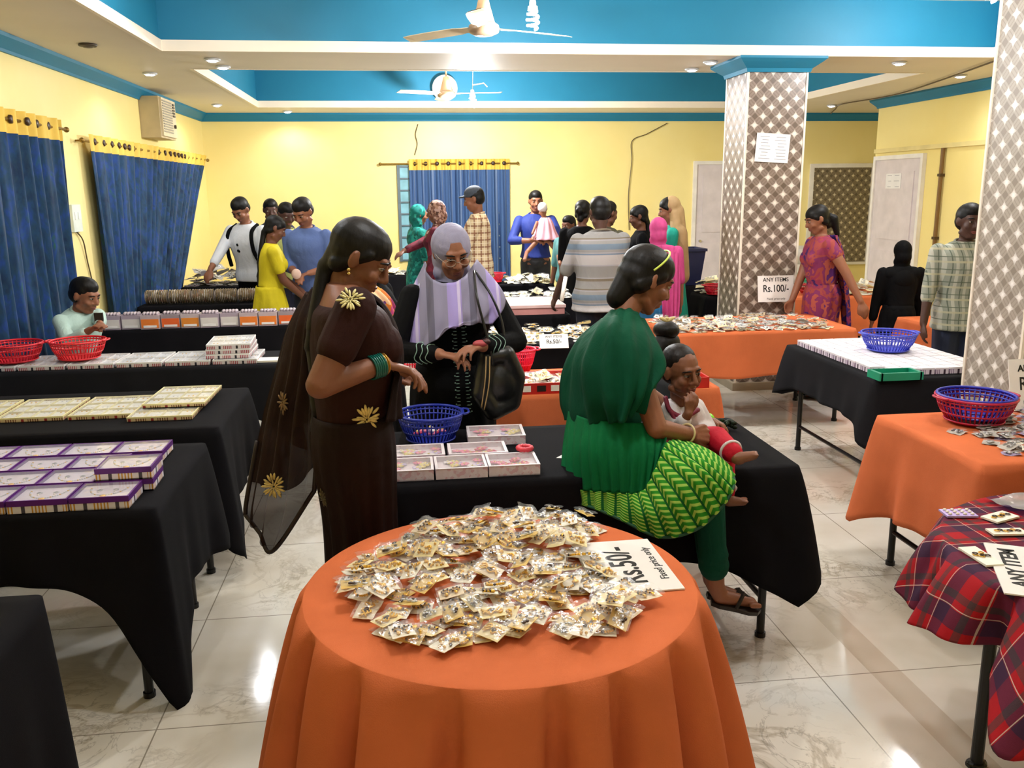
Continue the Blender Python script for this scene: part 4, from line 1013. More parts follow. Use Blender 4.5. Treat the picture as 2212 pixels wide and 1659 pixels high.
polyR=[on(x,y,.745) for x,y in ((745,1300),(760,1225),(840,1180),(950,1140),(1060,1118),(1200,1112),(1285,1135),(1275,1190),(1300,1250),(1385,1300),(1345,1350),(1290,1385),(1150,1360),(1050,1392),(960,1400),(850,1390),(800,1330))]
polyR=[(p.x,p.y) for p in polyR]
HR=heap(185,polyR,.741,PR,'clear packet of gold-coloured jewellery on card, in the heap on the round orange table','jewellery packets heaped on the round table',11)
for (x,y),a in zip(((1395,1300),(1320,1345),(1265,1385),(870,1390),(965,1400),(770,1305),(1130,1368)),(.3,1.2,.9,.2,.8,.1,1.0)):
    p=on(x,y,.745); P_,w,h=PR[(x*7)%12]; zz,gx,gy=HR.put(p.x,p.y,w,h,a,.0135) if True else (0,0,0)
    dup(P_,(p.x,p.y,zz),a,'clear packet of gold-coloured jewellery on card, in the heap on the round orange table','jewellery packets heaped on the round table')
# small single-mesh packets for the tables further off
def small_protos(tag_,mats,n,w0=.07,w1=.10,seed=0,name='jewellery_packet',cat='packet'):
    out=[]; r=random.Random(seed)
    for k in range(n):
        w,h=r.uniform(w0,w1),r.uniform(w0*.8,w1*.85); b=MB(); c=CARD[k%5]
        wavy(b,w,h,.004,.0028,k+seed,5,0); 
        for i in range(9): b.ell((r.uniform(-.3,.3)*w,r.uniform(-.3,.3)*h,.009),(r.uniform(.005,.012),r.uniform(.004,.009),.004),nu=7,nv=5,mi=1+(r.random()<.3))
        wavy(b,w*.96,h*.96,.0145,.003,k+5+seed,6,3)
        o=b.build(name,[mats[k%len(mats)],GOLD if tag_=='g' else SILV,BRNZ if tag_!='w' else PEARL,F1],smooth=True); o['label']='x'; o['category']=cat; out.append((o,w,h))
    return out
GREYC=plain('grey card','#b9b3aa',.6); TANC=plain('tan card','#b79f7c',.6)
SP1=small_protos('s',[GREYC,CARD[3],TANC,CARD[1]],6,.07,.11,3,'trinket_packet','trinket packet')
heap(185,[(1.98,6.33),(2.1,6.31),(3.25,6.31),(3.28,6.6),(3.05,6.95),(1.98,7.0)],.741,SP1,'small packet of trinkets in the heap on the orange table before the far pillar','trinket packets before the far pillar',21,.85,.02)
SP2=small_protos('s',[GREYC,plain('mauve card','#a394b4',.6),CARD[1]],5,.06,.09,5,'silver_packet','silver packet')
heap(80,[(2.40,3.12),(2.98,3.05),(2.98,3.77),(2.74,3.75),(2.60,3.64),(2.42,3.36)],.741,SP2,'silver jewellery packet in the pile on the right orange table','silver packets on the right orange table',22,.9,.016)
p=on(2068,933,.745); o=dup(SP2[0][0],(p.x,p.y,.742),.5,'single silver packet lying alone in front of the crimson basket')
SP3=small_protos('g',[CARD[0],CARD[1],CARD[4]],5,.08,.12,8)
heap(62,[(.66,6.05),(1.62,6.05),(1.62,6.7),(.66,6.7)],.741,SP3,'gold jewellery packet heaped on the black table behind the red basket','gold packets heaped behind the red basket',23,1,.035)
heap(40,[(.52,4.53),(1.2,4.53),(1.2,4.78),(.75,4.80),(.60,4.58)],.755,SP3,'gold jewellery packet piled in the red tray of the middle orange table','gold packets in the red tray',24,.9,.022)
SP4=small_protos('w',[CARD[1],CARD[0]],4,.09,.12,12,'card_pack','card pack')
heap(46,[(.62,8.68),(1.68,8.68),(1.68,9.15),(.62,9.15)],.741,SP4,'cream card pack in rows on the nearer black table in the middle','cream packs on the nearer middle table',25,1,.022,)
heap(34,[(1.2,10.08),(1.68,10.08),(1.68,10.45),(.8,10.45),(.8,10.4),(1.2,10.38)],.741,SP4,'cream card pack on the farther black table in the middle','cream packs on the farther middle table',26,1,.022)
heap(36,[(3.02,8.7),(3.7,8.7),(3.7,8.88),(3.02,8.88)],.741,SP4,'white pack on the black table close behind the far pillar','white packs left of the far pillar',27,1,.024)
heap(12,[(2.84,9.45),(2.95,9.45),(2.95,9.9),(2.84,9.9)],.741,SP4,'white pack beside the dark blue tub','white packs beside the tub',37,1,.024)
heap(40,[(3.8,8.25),(4.9,8.25),(4.9,8.9),(4.3,8.9),(4.28,8.6),(4.27,8.25)],.741,SP4,'pale pack on the orange table right of the far pillar','pale packs right of the far pillar',28,1.2,.03)
heap(30,[(-.3,11.55),(.5,11.55),(.5,12.05),(-.3,12.05)],.741,SP4,'pale pack on the table by the back curtain','pale packs by the back curtain',29,1.2,.03)
heap(50,[(1.62,4.85),(1.3,4.85),(1.3,5.12),(1.62,5.12)],.741,SP4,'white pack at the right end of the middle orange table','white packs at the right end of the middle orange table',30,.9,.016)
# red tray on the middle orange table
RED=plain('red tray','#c2261e',.4)
t=thing('tray','shallow red display tray of gold packets at the front of the middle orange table','tray',(.86,4.64,.745))
MB().bbox(.47,1.62,4.5,4.81,.741,.747).build('tray_base',RED,t)
MB().bbox(.47,1.62,4.495,4.505,.741,.80).bbox(.47,1.62,4.805,4.815,.741,.80).bbox(.465,.475,4.495,4.815,.741,.80).bbox(1.615,1.625,4.495,4.815,.741,.80).build('rim',RED,t)
b=MB(); r=random.Random(4)
for i in range(14): b.bbox(.53+i*.075,.57+i*.075+r.uniform(0,.02),4.4925,4.496,.755,.787,i%2)
b.build('label_row',[plain('dark label','#22150f',.5),CARD[1]],t)
# packs with orange labels
def pack_proto(k,c1,c2):
    t=thing('display_pack','x','pack',(0,0,0)); w=.145
    MB().box((0,0,.055),(w,.11,.11)).build('carton',plain('clear pack body %s'%c1,c1,.3),t,loc=(0,0,0))
    fl=MB().box((0,-.057,.045),(w*.92,.004,.07)).build('front_label',plain('label '+c2,c2,.5),t,loc=(0,0,0))
    under(MB().box((0,-.0595,.022),(w*.7,.002,.018)).build('label_strip',PAPER),fl)
    b=MB()
    for i in range(5): b.ell((-.05+i*.025,0,.118),(.017,.04,.018),nu=8,nv=6)
    b.build('contents',plain('glassy trinkets','#b5a8b0',.25,.2,.5,.3,40),t,loc=(0,0,0),smooth=True)
    return t
pc=[('#b9a8ac','#e07a2c'),('#a99aa6','#d8d2cc'),('#9b8e94','#e2642a'),('#bcaeb0','#d9862f')]; pl=[pack_proto(i,*c) for i,c in enumerate(pc)]
seq=[1,1,0,2,3,1,1,0,0,2,2]; wn=['first','second','third','fourth','fifth','sixth','seventh','eighth','ninth','tenth','eleventh']
colr={0:'orange-labelled',1:'white-labelled',2:'red-orange-labelled',3:'amber-labelled'}; seen=set()
for i,s_ in enumerate(seq):
    lab='%s trinket pack, %s from the left in the front row before the blue curtain'%(colr[s_],wn[i]); loc=(-2.33+i*.153,7.34+.015*math.sin(i*2.3),.742)
    if s_ in seen: dup(pl[s_],loc,0,lab,'trinket packs in a row on the third far-left table')
    else: seen.add(s_); pl[s_].location=loc; pl[s_]['label']=lab; pl[s_]['group']='trinket packs in a row on the third far-left table'
SP5=small_protos('s',[plain('mauve grey card','#8d8084',.6),GREYC],5,.10,.14,17,'trinket_packet','trinket packet')
heap(46,[(-2.36,7.55),(-.66,7.55),(-.66,7.85),(-2.36,7.85)],.741,SP5,'greyish trinket pack heaped behind the orange-labelled packs','trinket packs heaped behind the labelled row',31,1,.03)
# rolls of packets
rollm=blotch('mixed bangle packs',['#8c7f74','#b8aa9a','#6b5f55','#a38f7a','#c9bfb4','#94705e'],26)
for i in range(5):
    x=-2.40+i*.22; t=thing('bangle_roll','grey-brown bangle roll, %s from the left on the table before the man in white'%wn[i],'roll',(x,8.95,.742),0,'bangle rolls in a long row')
    b=MB(); n=24
    for k in range(n): 
        xx=x-.1+k*.2/n; r_=.066+.004*math.sin(k*2.2+i); b.lathe([(r_-.008,0),(r_,.002),(r_,.006),(r_-.008,.008)],20,(xx,8.95,.742+.072),R=Matrix.Rotation(PI/2,3,'Y'),mi=k%2)
    b.build('bangles',[rollm,plain('dull gold','#8a7650',.35,.5)],t,smooth=True)
    MB().cyl((x-.105,8.95,.814),(x+.10,8.95,.814),.056,n=20).build('sleeve',plain('pale sleeve','#b7a9a0',.5),t)
heap(24,[(-2.5,10.6),(-1.8,10.6),(-1.8,11.1),(-2.5,11.1)],.741,SP5,'dark trinket pack on the table in the far left corner','trinket packs in the far left corner',32,1.4,.035)
# ------------------------------------------------------------------ boxes with clear lids
WIN=film('box lid window','#ffffff',.10,.06,12,.10)
PURP=plain('purple rim','#5a1f78',.4); LAV=plain('lavender card','#dcd2e2',.5); BOXW=plain('box white','#e9e2e4',.5)
def stripe_side(key,a,c1,c2):
    if key in MATS: return MATS[key]
    n=N(key); x,y,z=n.sep(n.co()); u=n.math('ADD',x,y); c=hx(a)
    m1=n.math('MULTIPLY',n.math('LESS_THAN',n.math('FRACT',n.math('DIVIDE',n.math('ADD',u,9.0),.011)),.45),n.math('LESS_THAN',n.math('FRACT',n.math('DIVIDE',n.math('ADD',u,9.03),.105)),.5))
    c=n.mix(m1,c,hx(c1)); m2=n.math('LESS_THAN',n.math('FRACT',n.math('DIVIDE',n.math('ADD',u,9.06),.105)),.12); c=n.mix(m2,c,hx(c2)); n.color(c); n.set(Roughness=.5); MATS[key]=n.m; return n.m
SIDE=stripe_side('printed carton side','#e6dfe6','#c98f2c','#4b4450')
def lid_box(w,d,h,rim,rimh,sidem,inner,contents,cells=None,rimw=.006):
    t=thing('display_box','x','box',(0,0,0))
    b=MB(); b.box((0,0,.002),(w,d,.004)); hh=h-rimh
    for q in (-1,1): b.box((0,q*(d/2-.002),hh/2),(w,.004,hh)); b.box((q*(w/2-.002),0,hh/2),(.004,d-.008,hh))
    b.build('carton',sidem,t,loc=(0,0,0))
    b=MB()
    for q in (-1,1): b.box((0,q*(d/2-rimw/2+.001),h-rimh/2),(w+.002,rimw,rimh)); b.box((q*(w/2-rimw/2+.001),0,h-rimh/2),(rimw,d-2*rimw+.002,rimh))
    b.build('lid_rim',rim,t,loc=(0,0,0))
    MB().box((0,0,h-.012),(w-2*rimw,d-2*rimw,.003)).build('inner_card',inner,t,loc=(0,0,0))
    b=MB(); contents(b,w,d,h-.010); b.build('contents',[SILV,GOLD,PEARL],t,loc=(0,0,0),smooth=True)
    if cells:
        b=MB(); 
        for i in range(1,cells[0]): b.box((-w/2+w*i/cells[0],0,h-.006),(.0035,d-.01,.009))
        for j in range(1,cells[1]): b.box((0,-d/2+d*j/cells[1],h-.006),(w-.01,.0035,.009))
        b.build('divider',cells[2],t,loc=(0,0,0))
    MB().box((0,0,h-.0005),(w-2*rimw+.002,d-2*rimw+.002,.0006)).build('lid_window',WIN,t,loc=(0,0,0))
    return t
def neck(seed):
    def f(b,w,d,z):
        r=random.Random(seed)
        for i in range(26): a=PI*(.05+.9*i/25); b.ell((w*.33*math.cos(a),d*.32-d*.62*math.sin(a)*.9+.005,z),(.004,.004,.003),nu=6,nv=4,mi=i%4==1)
        for q in (-1,1): b.lathe([(.006,0),(.010,.002),(.006,.003)],10,(q*w*.14,d*.12,z)); b.ell((q*w*.14,d*.02,z),(.004,.007,.003),nu=6,nv=4,mi=2)
        b.ell((0,-d*.25,z),(.011,.013,.004),nu=8,nv=5,mi=1)
    return f
def ears(nx,ny):
    def f(b,w,d,z):
        for i in range(nx):
            for j in range(ny):
                x=-w/2+w*(i+.5)/nx; y=-d/2+d*(j+.5)/ny
                for q in (-1,1): b.ell((x+q*.011,y,z),(.005,.010,.003),nu=6,nv=4,mi=(i+j)%3)
    return f
def setbox(proto,locs,first=[None]):
    for k,(loc,rz,lab,grp) in enumerate(locs):
        if k==0: proto.location=loc; proto.rotation_euler=(0,0,rz); proto['label']=lab; proto['group']=grp
        else: dup(proto,loc,rz,lab,grp)
# purple boxes
pb=lid_box(.195,.165,.045,PURP,.02,SIDE,LAV,neck(1)); L=[]; grp='purple-rimmed boxes on the nearest left table'
rowsn=['front','second','third','back']
for j,(yy,xr,n) in enumerate(((3.095,-.965+.0,6),(3.275,-.935,5),(3.455,-1.10,5),(3.64,-.99,5))):
    for i in range(n):
        if xr-.0975-i*.202<-2.5: continue
        z=.742; 
        lab='purple-rimmed necklace box, %s from the right in the %s row'%(wn[i],rowsn[j])
        if j==1 and i==0: L.append(((xr-.1,yy,.742),.04,'purple-rimmed necklace box under the raised one at the right end of the second row',grp)); z=.788; lab='raised purple-rimmed necklace box on top at the right end of the second row'
        L.append(((xr-.1-i*.202,yy,z),.02*math.sin(i*3+j),lab,grp))
setbox(pb,L)
# flat cream boxes with compartments (second table)
YR=plain('cream gold rim','#d9cf9a',.5); YS=stripe_side('warm carton side','#c9b489','#6d3a22','#8a1d20')
cbx=lid_box(.30,.40,.022,YR,.008,YS,plain('grey white card','#e4e3dc',.5),ears(4,5),(4,3,YR)); L=[]; grp='flat cream compartment boxes'
lb=['flat cream compartment box at the right end, raised on another','flat cream compartment box, second from the right','flat cream compartment box, third from the right','flat cream compartment box, fourth from the right','flat cream compartment box, fifth from the right']
lb=[q+' on the second left table' for q in lb]
L.append(((-1.18,4.44,.742),0,'lower flat cream compartment box jutting out under the right-hand one',grp)); 
for i in range(5):
    if -1.17-i*.325>-2.5: L.append(((-1.15-i*.325,4.52 if i else 4.60,.742 if i else .766),.015*(i-1),lb[i],grp))
setbox(cbx,L)
# white boxes on the basket table
wb=lid_box(.27,.36,.030,plain('white rim','#e6e4e2',.5),.01,stripe_side('pink carton side','#d8cfd0','#a01c34','#1d1d2a'),plain('pale grey card','#dcdde0',.5),ears(3,5),(3,2,plain('white rim','#e6e4e2',.5))); L=[]; grp='white compartment boxes before the seated boy'
for i in range(6):
    x=-1.08-i*.29 
    if x>-2.6: L.append(((x,5.82,.742),0,'white compartment box, %s from the right on the table before the seated boy'%wn[i],grp))
for i in range(3): L.append(((-1.13,5.86,.772+i*.031),.03*i,'white compartment box, %s of three stacked at the right of the boy\'s table'%['lowest','middle','topmost'][i],grp))
setbox(wb,L)
o=MB().box((0,0,.006),(.17,.12,.012)).build('card_box',CARD[1],None,loc=(-.86,5.72,.742)); tag(o,'small flat white box at the right corner of the basket table','box')
# flower boxes
PK=[plain('pink petals','#f08aa8',.6),plain('rose petals','#cf3f63',.6),plain('lilac petals','#d0bfe6',.6),plain('white petals','#efe6e8',.6),plain('yellow petals','#e8d27a',.6)]
def flowers(seed):
    def f(b,w,d,z):
        r=random.Random(seed)
        for i in range(12):
            x,y=r.uniform(-.4,.4)*w,r.uniform(-.38,.38)*d; mi=r.randrange(5) if i>2 else 0
            for p in range(6): a=p*PI/3+i; b.ell((x+.011*math.cos(a),y+.011*math.sin(a),z-.012+r.uniform(0,.003)),(.010,.007,.003),Matrix.Rotation(a,3,'Z'),8,5,mi)
            b.ell((x,y,z-.009),(.005,.005,.004),nu=6,nv=5,mi=4 if mi!=4 else 3)
    return f
SIDE2=blotch('flower carton side',['#e7dbe2','#eadfe8','#e3d4dd','#dcb9c6','#e7dbe2'],90)
WR=plain('white box edge','#ece4ea',.45)
def flower_box(w,d,h,seed):
    t=thing('flower_box','x','box',(0,0,0)); b=MB(); b.box((0,0,.002),(w,d,.004))
    for q in (-1,1): b.box((0,q*(d/2-.002),h/2),(w,.004,h)); b.box((q*(w/2-.002),0,h/2),(.004,d-.008,h))
    b.build('carton',SIDE2,t,loc=(0,0,0)); b=MB()
    for q in (-1,1): b.box((0,q*(d/2-.004),h+.001),(w+.002,.010,.002)); b.box((q*(w/2-.004),0,h+.001),(.010,d-.012,.002))
    b.build('lid_edge',WR,t,loc=(0,0,0))
    MB().box((0,0,h-.022),(w-.01,d-.01,.003)).build('inner_card',plain('pink white card','#f6e8ee',.6),t,loc=(0,0,0))
    b=MB(); flowers(seed)(b,w,d,h-.003); b.build('flowers',PK,t,loc=(0,0,0),smooth=True)
    MB().box((0,0,h),(w-.012,d-.012,.0006)).build('lid_window',film('flower window','#ffffff',.06,.08,14,.12),t,loc=(0,0,0)); return t
fb=[flower_box(.195,.165,.04,s_) for s_ in (1,2,3)]; grp='boxes of pink flower clips'; rest=[]
for k,(loc,rz,lab) in enumerate((((-.012,3.235,.742),0,'pink flower-clip box at the left of the front row'),((.190,3.238,.742),.01,'pink flower-clip box in the middle of the front row'),((.391,3.24,.742),0,'pink flower-clip box at the right of the front row, ring beside it'))):
    fb[k].location=loc; fb[k].rotation_euler=(0,0,rz); fb[k]['label']=lab; fb[k]['group']=grp
dup(fb[1],(.02,3.42,.742),0,'pink flower-clip box at the left of the second row',grp).scale=(1.2,.95,1)
dup(fb[2],(.27,3.415,.742),0,'pink flower-clip box at the right of the second row',grp).scale=(1.2,.95,1)
dup(fb[0],(.37,3.66,.742),-.03,'pink flower-clip box standing apart at the back beside the blue basket',grp).scale=(1.25,1.1,1)
t=thing('hair_scrunchie','red ring-shaped hair band on the right flower box','hair band',(.455,3.335,.79))
b=MB(); b.tube([(.455+.026*math.cos(i*PI/12),3.34+.026*math.sin(i*PI/12),.795) for i in range(24)],[.010+.0015*math.sin(i*3) for i in range(24)],8,closed=True); b.build('band',plain('coral band','#e23f4e',.5),t,smooth=True)
for i in range(9):
    a=i*.7; c=(at(930,905,3.66).x+.06*math.cos(a)*(i%3)/2,3.68+.06*math.sin(a)*(i%3)/2,.775+.012*(i//3))
    o=MB().ell(c,(.022,.010,.008),Matrix.Rotation(a,3,'Z'),10,6).ell((c[0],c[1],c[2]+.008),(.008,.008,.006),nu=8,nv=5,mi=1).build('hair_clip',[PK[i%4],PK[4]],smooth=True)
    tag(o,'small hair clip lying in the blue basket behind the flower boxes','hair clip','hair clips in the blue basket')
tag(MB().poly([(.585,3.36,.7405),(.70,3.33,.7405),(.70,3.50,.7405)],.001).build('paper_sheet',PAPER),'white paper corner showing beside the woman in green','paper')
# toys behind the baby
t=thing('toy','lime green toy with dark frills on the table behind the baby','toy',(1.33,3.66,.742))
lime=plain('lime green plastic','#86e01f',.4)
blob('toy_body',[('c',(1.22,3.68,.80),(1.32,3.66,.79),.045,.035),('e',(1.22,3.68,.825),Matrix.Identity(3),(.05,.05,.04)),('c',(1.3,3.66,.78),(1.37,3.64,.765),.03,.018)],lime,t,.006,2)
b=MB(); r=random.Random(2)
for i in range(50): a=r.uniform(0,6.28); q=r.uniform(.01,.05); b.ell((1.40+q*math.cos(a),3.66+.6*q*math.sin(a),.765+r.uniform(-.015,.02)),(.012,.004,.009),Matrix.Rotation(a,3,'Z'),6,5)
b.build('frill',plain('dark green frill','#10240f',.6),t,smooth=True)
# pink flat box and crates mid hall
t=thing('display_case','wide flat pale pink case lying on the black table in the middle','case',(1.0,7.8,.742))
MB().bbox(.66,1.38,7.5,8.1,.742,.80).build('case_base',plain('rosy carton','#c98a86',.5),t); MB().bbox(.65,1.39,7.49,8.11,.80,.825).build('lid',plain('pale pink lid','#e2bcb8',.5),t)
# small white boxes in rows
mw=plain('small white boxes','#ece6ec',.5,var=.04)
sbx=thing('ring_box','x','box',(0,0,0)); MB().box((0,0,.014),(.078,.078,.028)).build('box_base',stripe_side('mauve carton side','#e2d6e2','#8a6e8e','#3a2438'),sbx,loc=(0,0,0)); MB().box((0,0,.032),(.080,.080,.010)).build('lid',mw,sbx,loc=(0,0,0))
k=0
for j in range(12):
    for i in range(8):
        x=2.70+i*.088; y=5.62-j*.088
        if j==11 and i<1: continue
        if x>3.38: continue
        loc=(x+.002*math.sin(j*5+i),y,.742); lab='small white lidded box in the close rows on the black table at right'; g='small white boxes in rows'
        if k==0: sbx.location=loc; sbx['label']=lab; sbx['group']=g
        else: dup(sbx,loc,.02*math.sin(i*7+j*3),lab,g)
        k+=1
t=thing('tray','green plastic tray hanging over the near corner of the white-box table','tray',(2.75,4.56,.742))
gm=plain('green tray','#0f8a68',.4); MB().bbox(2.62,2.84,4.50,4.61,.742,.75).build('tray_base',gm,t); MB().bbox(2.61,2.85,4.485,4.50,.742,.785).bbox(2.60,2.62,4.485,4.62,.742,.785).bbox(2.84,2.86,4.485,4.62,.742,.785).bbox(2.61,2.85,4.61,4.62,.742,.785).build('rim',gm,t)
# bowl-shaped basin on the far wall table
t=thing('wash_basin','pale bowl-shaped basin before the patterned panel','basin',(5.55,11.8,0))
MB().lathe([(.0001,.78),(.14,.80),(.27,.88),(.36,.98),(.37,.98),(.30,.86),(.12,.75),(.0001,.74)],40,(5.55,11.8,0)).build('bowl',plain('off white ceramic','#cfc8bb',.25),t,smooth=True)
MB().lathe([(.17,0),(.15,.02),(.07,.1),(.06,.6),(.12,.75)],28,(5.55,11.8,0)).build('pedestal',plain('off white ceramic','#cfc8bb',.25),t,smooth=True)
# ------------------------------------------------------------------ price signs
def sign(label,M,w,h,lines,par_cat='sign',th=.004):
    loc=tuple(M.translation); t=thing('price_sign',label,par_cat,loc); R=M.to_3x3()
    bd=MB().box(loc,(w,h,th),M=R).build('board',PAPER,t)
    for s_,x,y,sz,bold,sx in lines: text('lettering',s_,sz,M@Matrix.Translation((x,y,th/2+.0002)),INK,None,bold=bold,sx=sx).parent=bd
    return t
def mat3(c,x,y):
    x=V(x).normalized(); y=V(y); y=(y-x*y.dot(x)).normalized(); z=x.cross(y); m_=Matrix((x,y,z)).transposed().to_4x4(); m_.translation=V(c); return m_
# on the round table: text runs away from the camera
a=on(1478,1270,.742); b_=on(1412,1163,.742); c_=on(1300,1167,.742)
ydir=V((1,.08,0))*-1; 
cen=V((.60,2.30,.7435))
sign('white price sign lying half under the packets on the round table',mat3(cen,(-.02,1,0),(-1,-.02,0)),.35,.24,[('Rs.50/-',.0,.0,.108,.0016,.84),('ANY ITEMS',0,.09,.042,.0008,1),('Fixed price only',0,-.088,.034,0,1.0)])
# leaning on the far pillar
c=at(1633,658,7.42); c.z=.865
sign('white price sign reading 100 leaning on the far pillar over the trinket heap',mat3((2.62+.62,7.38,.93),(1,0,0),(0,.18,1)),.33,.23,[('ANY ITEMS',0,.078,.048,.0006,1.0),('Rs.100/-',0,.0,.088,.001,.82),('Fixed price only',0,-.088,.026,0,1)])
sign('small price sign before the heap of gold packets, behind the woman in green',mat3(V((at(1198,766,5.9).x,5.93,.775)),(1,-.05,0),(0,.75,1)),.20,.11,[('ANY ITEMS',0,.035,.024,0,1),('Rs.50/-',0,-.005,.042,.0006,.9)])
sign('price sign half out of frame leaning on the near pillar at right',mat3(V((2.995,3.77,.87)),(1,.0,0),(0,.25,1)),.30,.24,[('ANY ITEMS',0,.075,.042,.0014,1.0),('Rs.50/-',0,0,.088,.001,.82),('Fixed price only',0,-.088,.026,0,1)])
sign('price sign lying across the tartan cloth at the right edge',mat3(V((1.727,2.09,.7435)),(.45,.89,0),(-.89,.45,0)),.36,.22,[('ANY ITEM',0.01,.055,.062,.0016,.98)])
# cards on the tartan table
def card(label,c,w,h,rz,cardm,mauve=False):
    t=thing('jewellery_card',label,'card',c,rz)
    MB().box((0,0,.004),(w,h,.006)).build('backing_card',cardm,t,loc=(0,0,0))
    b=MB()
    if mauve:
        for i in range(4):
            for j in range(3): b.ell((-w*.36+i*w*.24,-h*.3+j*h*.3,.010),(.007,.006,.004),nu=8,nv=5,mi=2)
    else:
        for i in range(6): b.lathe([(.006,0),(.009,.002),(.006,.003)],10,(-w*.3+i*w*.12,h*.1*math.sin(i*2),.008),mi=i%2)
    b.build('jewellery',[GOLD,BRNZ,PEARL],t,loc=(0,0,0),smooth=True)
LIL=plain('lilac card','#b9a2dc',.5)
p=on(2070,1110,.745); card('lilac card of studs at the corner of the tartan table',(p.x,p.y,.743),.10,.065,-.15,LIL,True)
p=on(2160,1118,.745); card('cream jewellery card lying diagonally at the back of the tartan table',(p.x,p.y,.743),.11,.06,.35,CARD[1])
p=on(2166,1145,.745); card('cream jewellery card next to the sign on the tartan table',(p.x,p.y-.02,.743),.11,.05,-.1,CARD[1])
p=on(2118,1203,.745); card('cream jewellery card in front of the sign on the tartan table',(p.x,p.y,.743),.055,.13,.0,CARD[1])
p=on(2190,1085,.745); o=MB(); wavy(o,.26,.14,.012,.008,4,10); o=o.build('plastic_wrap',film('lilac film','#c9b6ea',.3,.12,40,.35),None,loc=(p.x+.05,p.y-.03,.742),smooth=True); tag(o,'crumpled lilac plastic film at the back of the tartan table','plastic film')
from mathutils.bvhtree import BVHTree
BV={}
def surf(o,px,py,off=.004):
    """point and normal where a sight line first meets a garment"""
    if o.name not in BV:
        me=o.data; BV[o.name]=BVHTree.FromPolygons([v.co for v in me.vertices],[p.vertices for p in me.polygons])
    d=ray(px,py).normalized(); h,nn,_,_=BV[o.name].ray_cast(CAMP,d)
    if h is None: return None
    if nn.dot(d)>0: nn=-nn
    return h+nn*off,nn
GEMB=plain('gold embroidery','#cdb873',.4,.35,.5,.2,60)
def motif(par,o,px,py,r,n=16,seed=0,m=GEMB,sq=1.0,ang=0,dense=1.0):
    if isinstance(o,list):
        c_=[(((surf(q,px,py,0) or (V((0,99,0)),0))[0]-CAMP).length,i) for i,q in enumerate(o)]; o=o[min(c_)[1]]
    s=surf(o,px,py,.006)
    if not s: return
    p,nn=s; x,y,_=frame(nn); b=MB(); rd=random.Random(seed)
    if x.z*0+y.dot(UP)<0: x,y=-x,-y
    for k in range(n):
        a=2*PI*k/n+rd.uniform(-.1,.1)+ang; L=r*rd.uniform(.55,1.0)*dense; dx=x*math.cos(a)*sq+y*math.sin(a); c=p+dx*L*.72
        q=surf(o,px,py,.006); R=Matrix((dx.normalized(),nn.cross(dx).normalized(),nn)).transposed()
        b.ell(c,(r*.26,r*.085,.0035),R,8,5)
        if k%2==0: b.ell(p+dx*L*.35,(r*.16,r*.06,.0035),R,8,5)
    for k in range(6): a=k; b.ell(p+(x*math.cos(a)+y*math.sin(a))*r*.12,(r*.07,)*3,nu=6,nv=4)
    under(b.build('embroidery',m,smooth=True),o)
def bangle(par,c,d,r,w,m,n=1,step=.008):
    x,y,d=frame(V(d)); 
    for i in range(n):
        cc=V(c)+d*step*i; MB().tube([cc+(x*math.cos(a)+y*math.sin(a))*r for a in [2*PI*k/24 for k in range(24)]],w,6,closed=True).build('bangle',m,par,smooth=True)
# ---------------- woman in brown
BRN=plain('brown sari silk','#1d0d0b',.7,0,.15,.12,4,.15,300); BRN2=plain('brown blouse','#2a110e',.7,0,.15,.1,6,.15,300)
wr=at(826,786,2.76)
par,I=figure('woman in a dark brown embroidered sari with a long dark braid, facing right',-.19,2.90,1.80,12,top=BRN2,bottom=BRN,sk=0,lean=1,hp=30,hy=-17,fat=1.04,hair='long',armR=wr,armL=at(842,800,3.0),armk=.86,lowneck=True,hf=.010,hd=.040,shrug=.012,
   sleeve=.27,legs='sari',skirtw=.68,vox=.0055,lod=0,hem=.60,fw=.96,elbR=(-.25,-.15,-1),elbL=(-.3,.3,-1),handR=tuple(V((1,.15,-.75))))
bpy.context.view_layer.update()
def kid(p,n): return [c for c in p.children if c.name.split('.')[0]==n][0]
sk_=kid(par,'skirt'); tp=kid(par,'top')
# pleated waist drape crossing the chest and the long sheer end behind her
rows=[[(655,640,3.10),(672,625,3.04),(690,614,2.99),(704,606,2.95)],[(618,705,3.12),(640,700,3.02),(664,700,2.95),(694,700,2.93)],[(592,800,3.1),(622,800,3.0),(655,800,2.94),(690,800,2.90)],
      [(566,900,3.08),(600,900,3.0),(640,900,2.94),(684,900,2.88)],[(547,1000,3.06),(585,1000,2.98),(630,1005,2.92),(684,985,2.88)],[(532,1085,3.04),(565,1105,2.98),(618,1110,2.92),(681,1030,2.87)],[(530,1112,3.04),(560,1150,2.98),(590,1190,2.93),(679,1060,2.87)]]
W3=[[at(*p) for p in r] for r in rows]
pal=sheet('sari_end',W3,sheer('sheer brown sari end','#24110e',.88),par,50,50,.0,4,(.006,.016))
lay=[[p+V((.004,.035,0)) for p in r] for r in W3[:5]]+[[a.lerp(b_,.55)+V((.004,.03,0)) for a,b_ in zip(W3[4],W3[5])]]
sheet('sari_fold',lay,sheer('sheer brown sari layer','#24110e',.95),par,40,36,0,3,(.004,.010))
hemp=crv(W3[-1],30); left=crv([r[0] for r in W3],30); right=crv([r[-1] for r in W3],30)
BORD=plain('dark sari border','#1d0c09',.6)
b=MB()
for line in (hemp,left[17:],right[17:]):
    L2=[]
    for i,p in enumerate(line):
        L2.append(p)
    b.tube(L2,.008,6)
b.build('border',BORD,par,smooth=True)
ch=[at(*p) for p in ((838,640,2.83),(845,700,2.80),(842,760,2.80),(835,820,2.80),(838,890,2.82))]
T_=I['U']
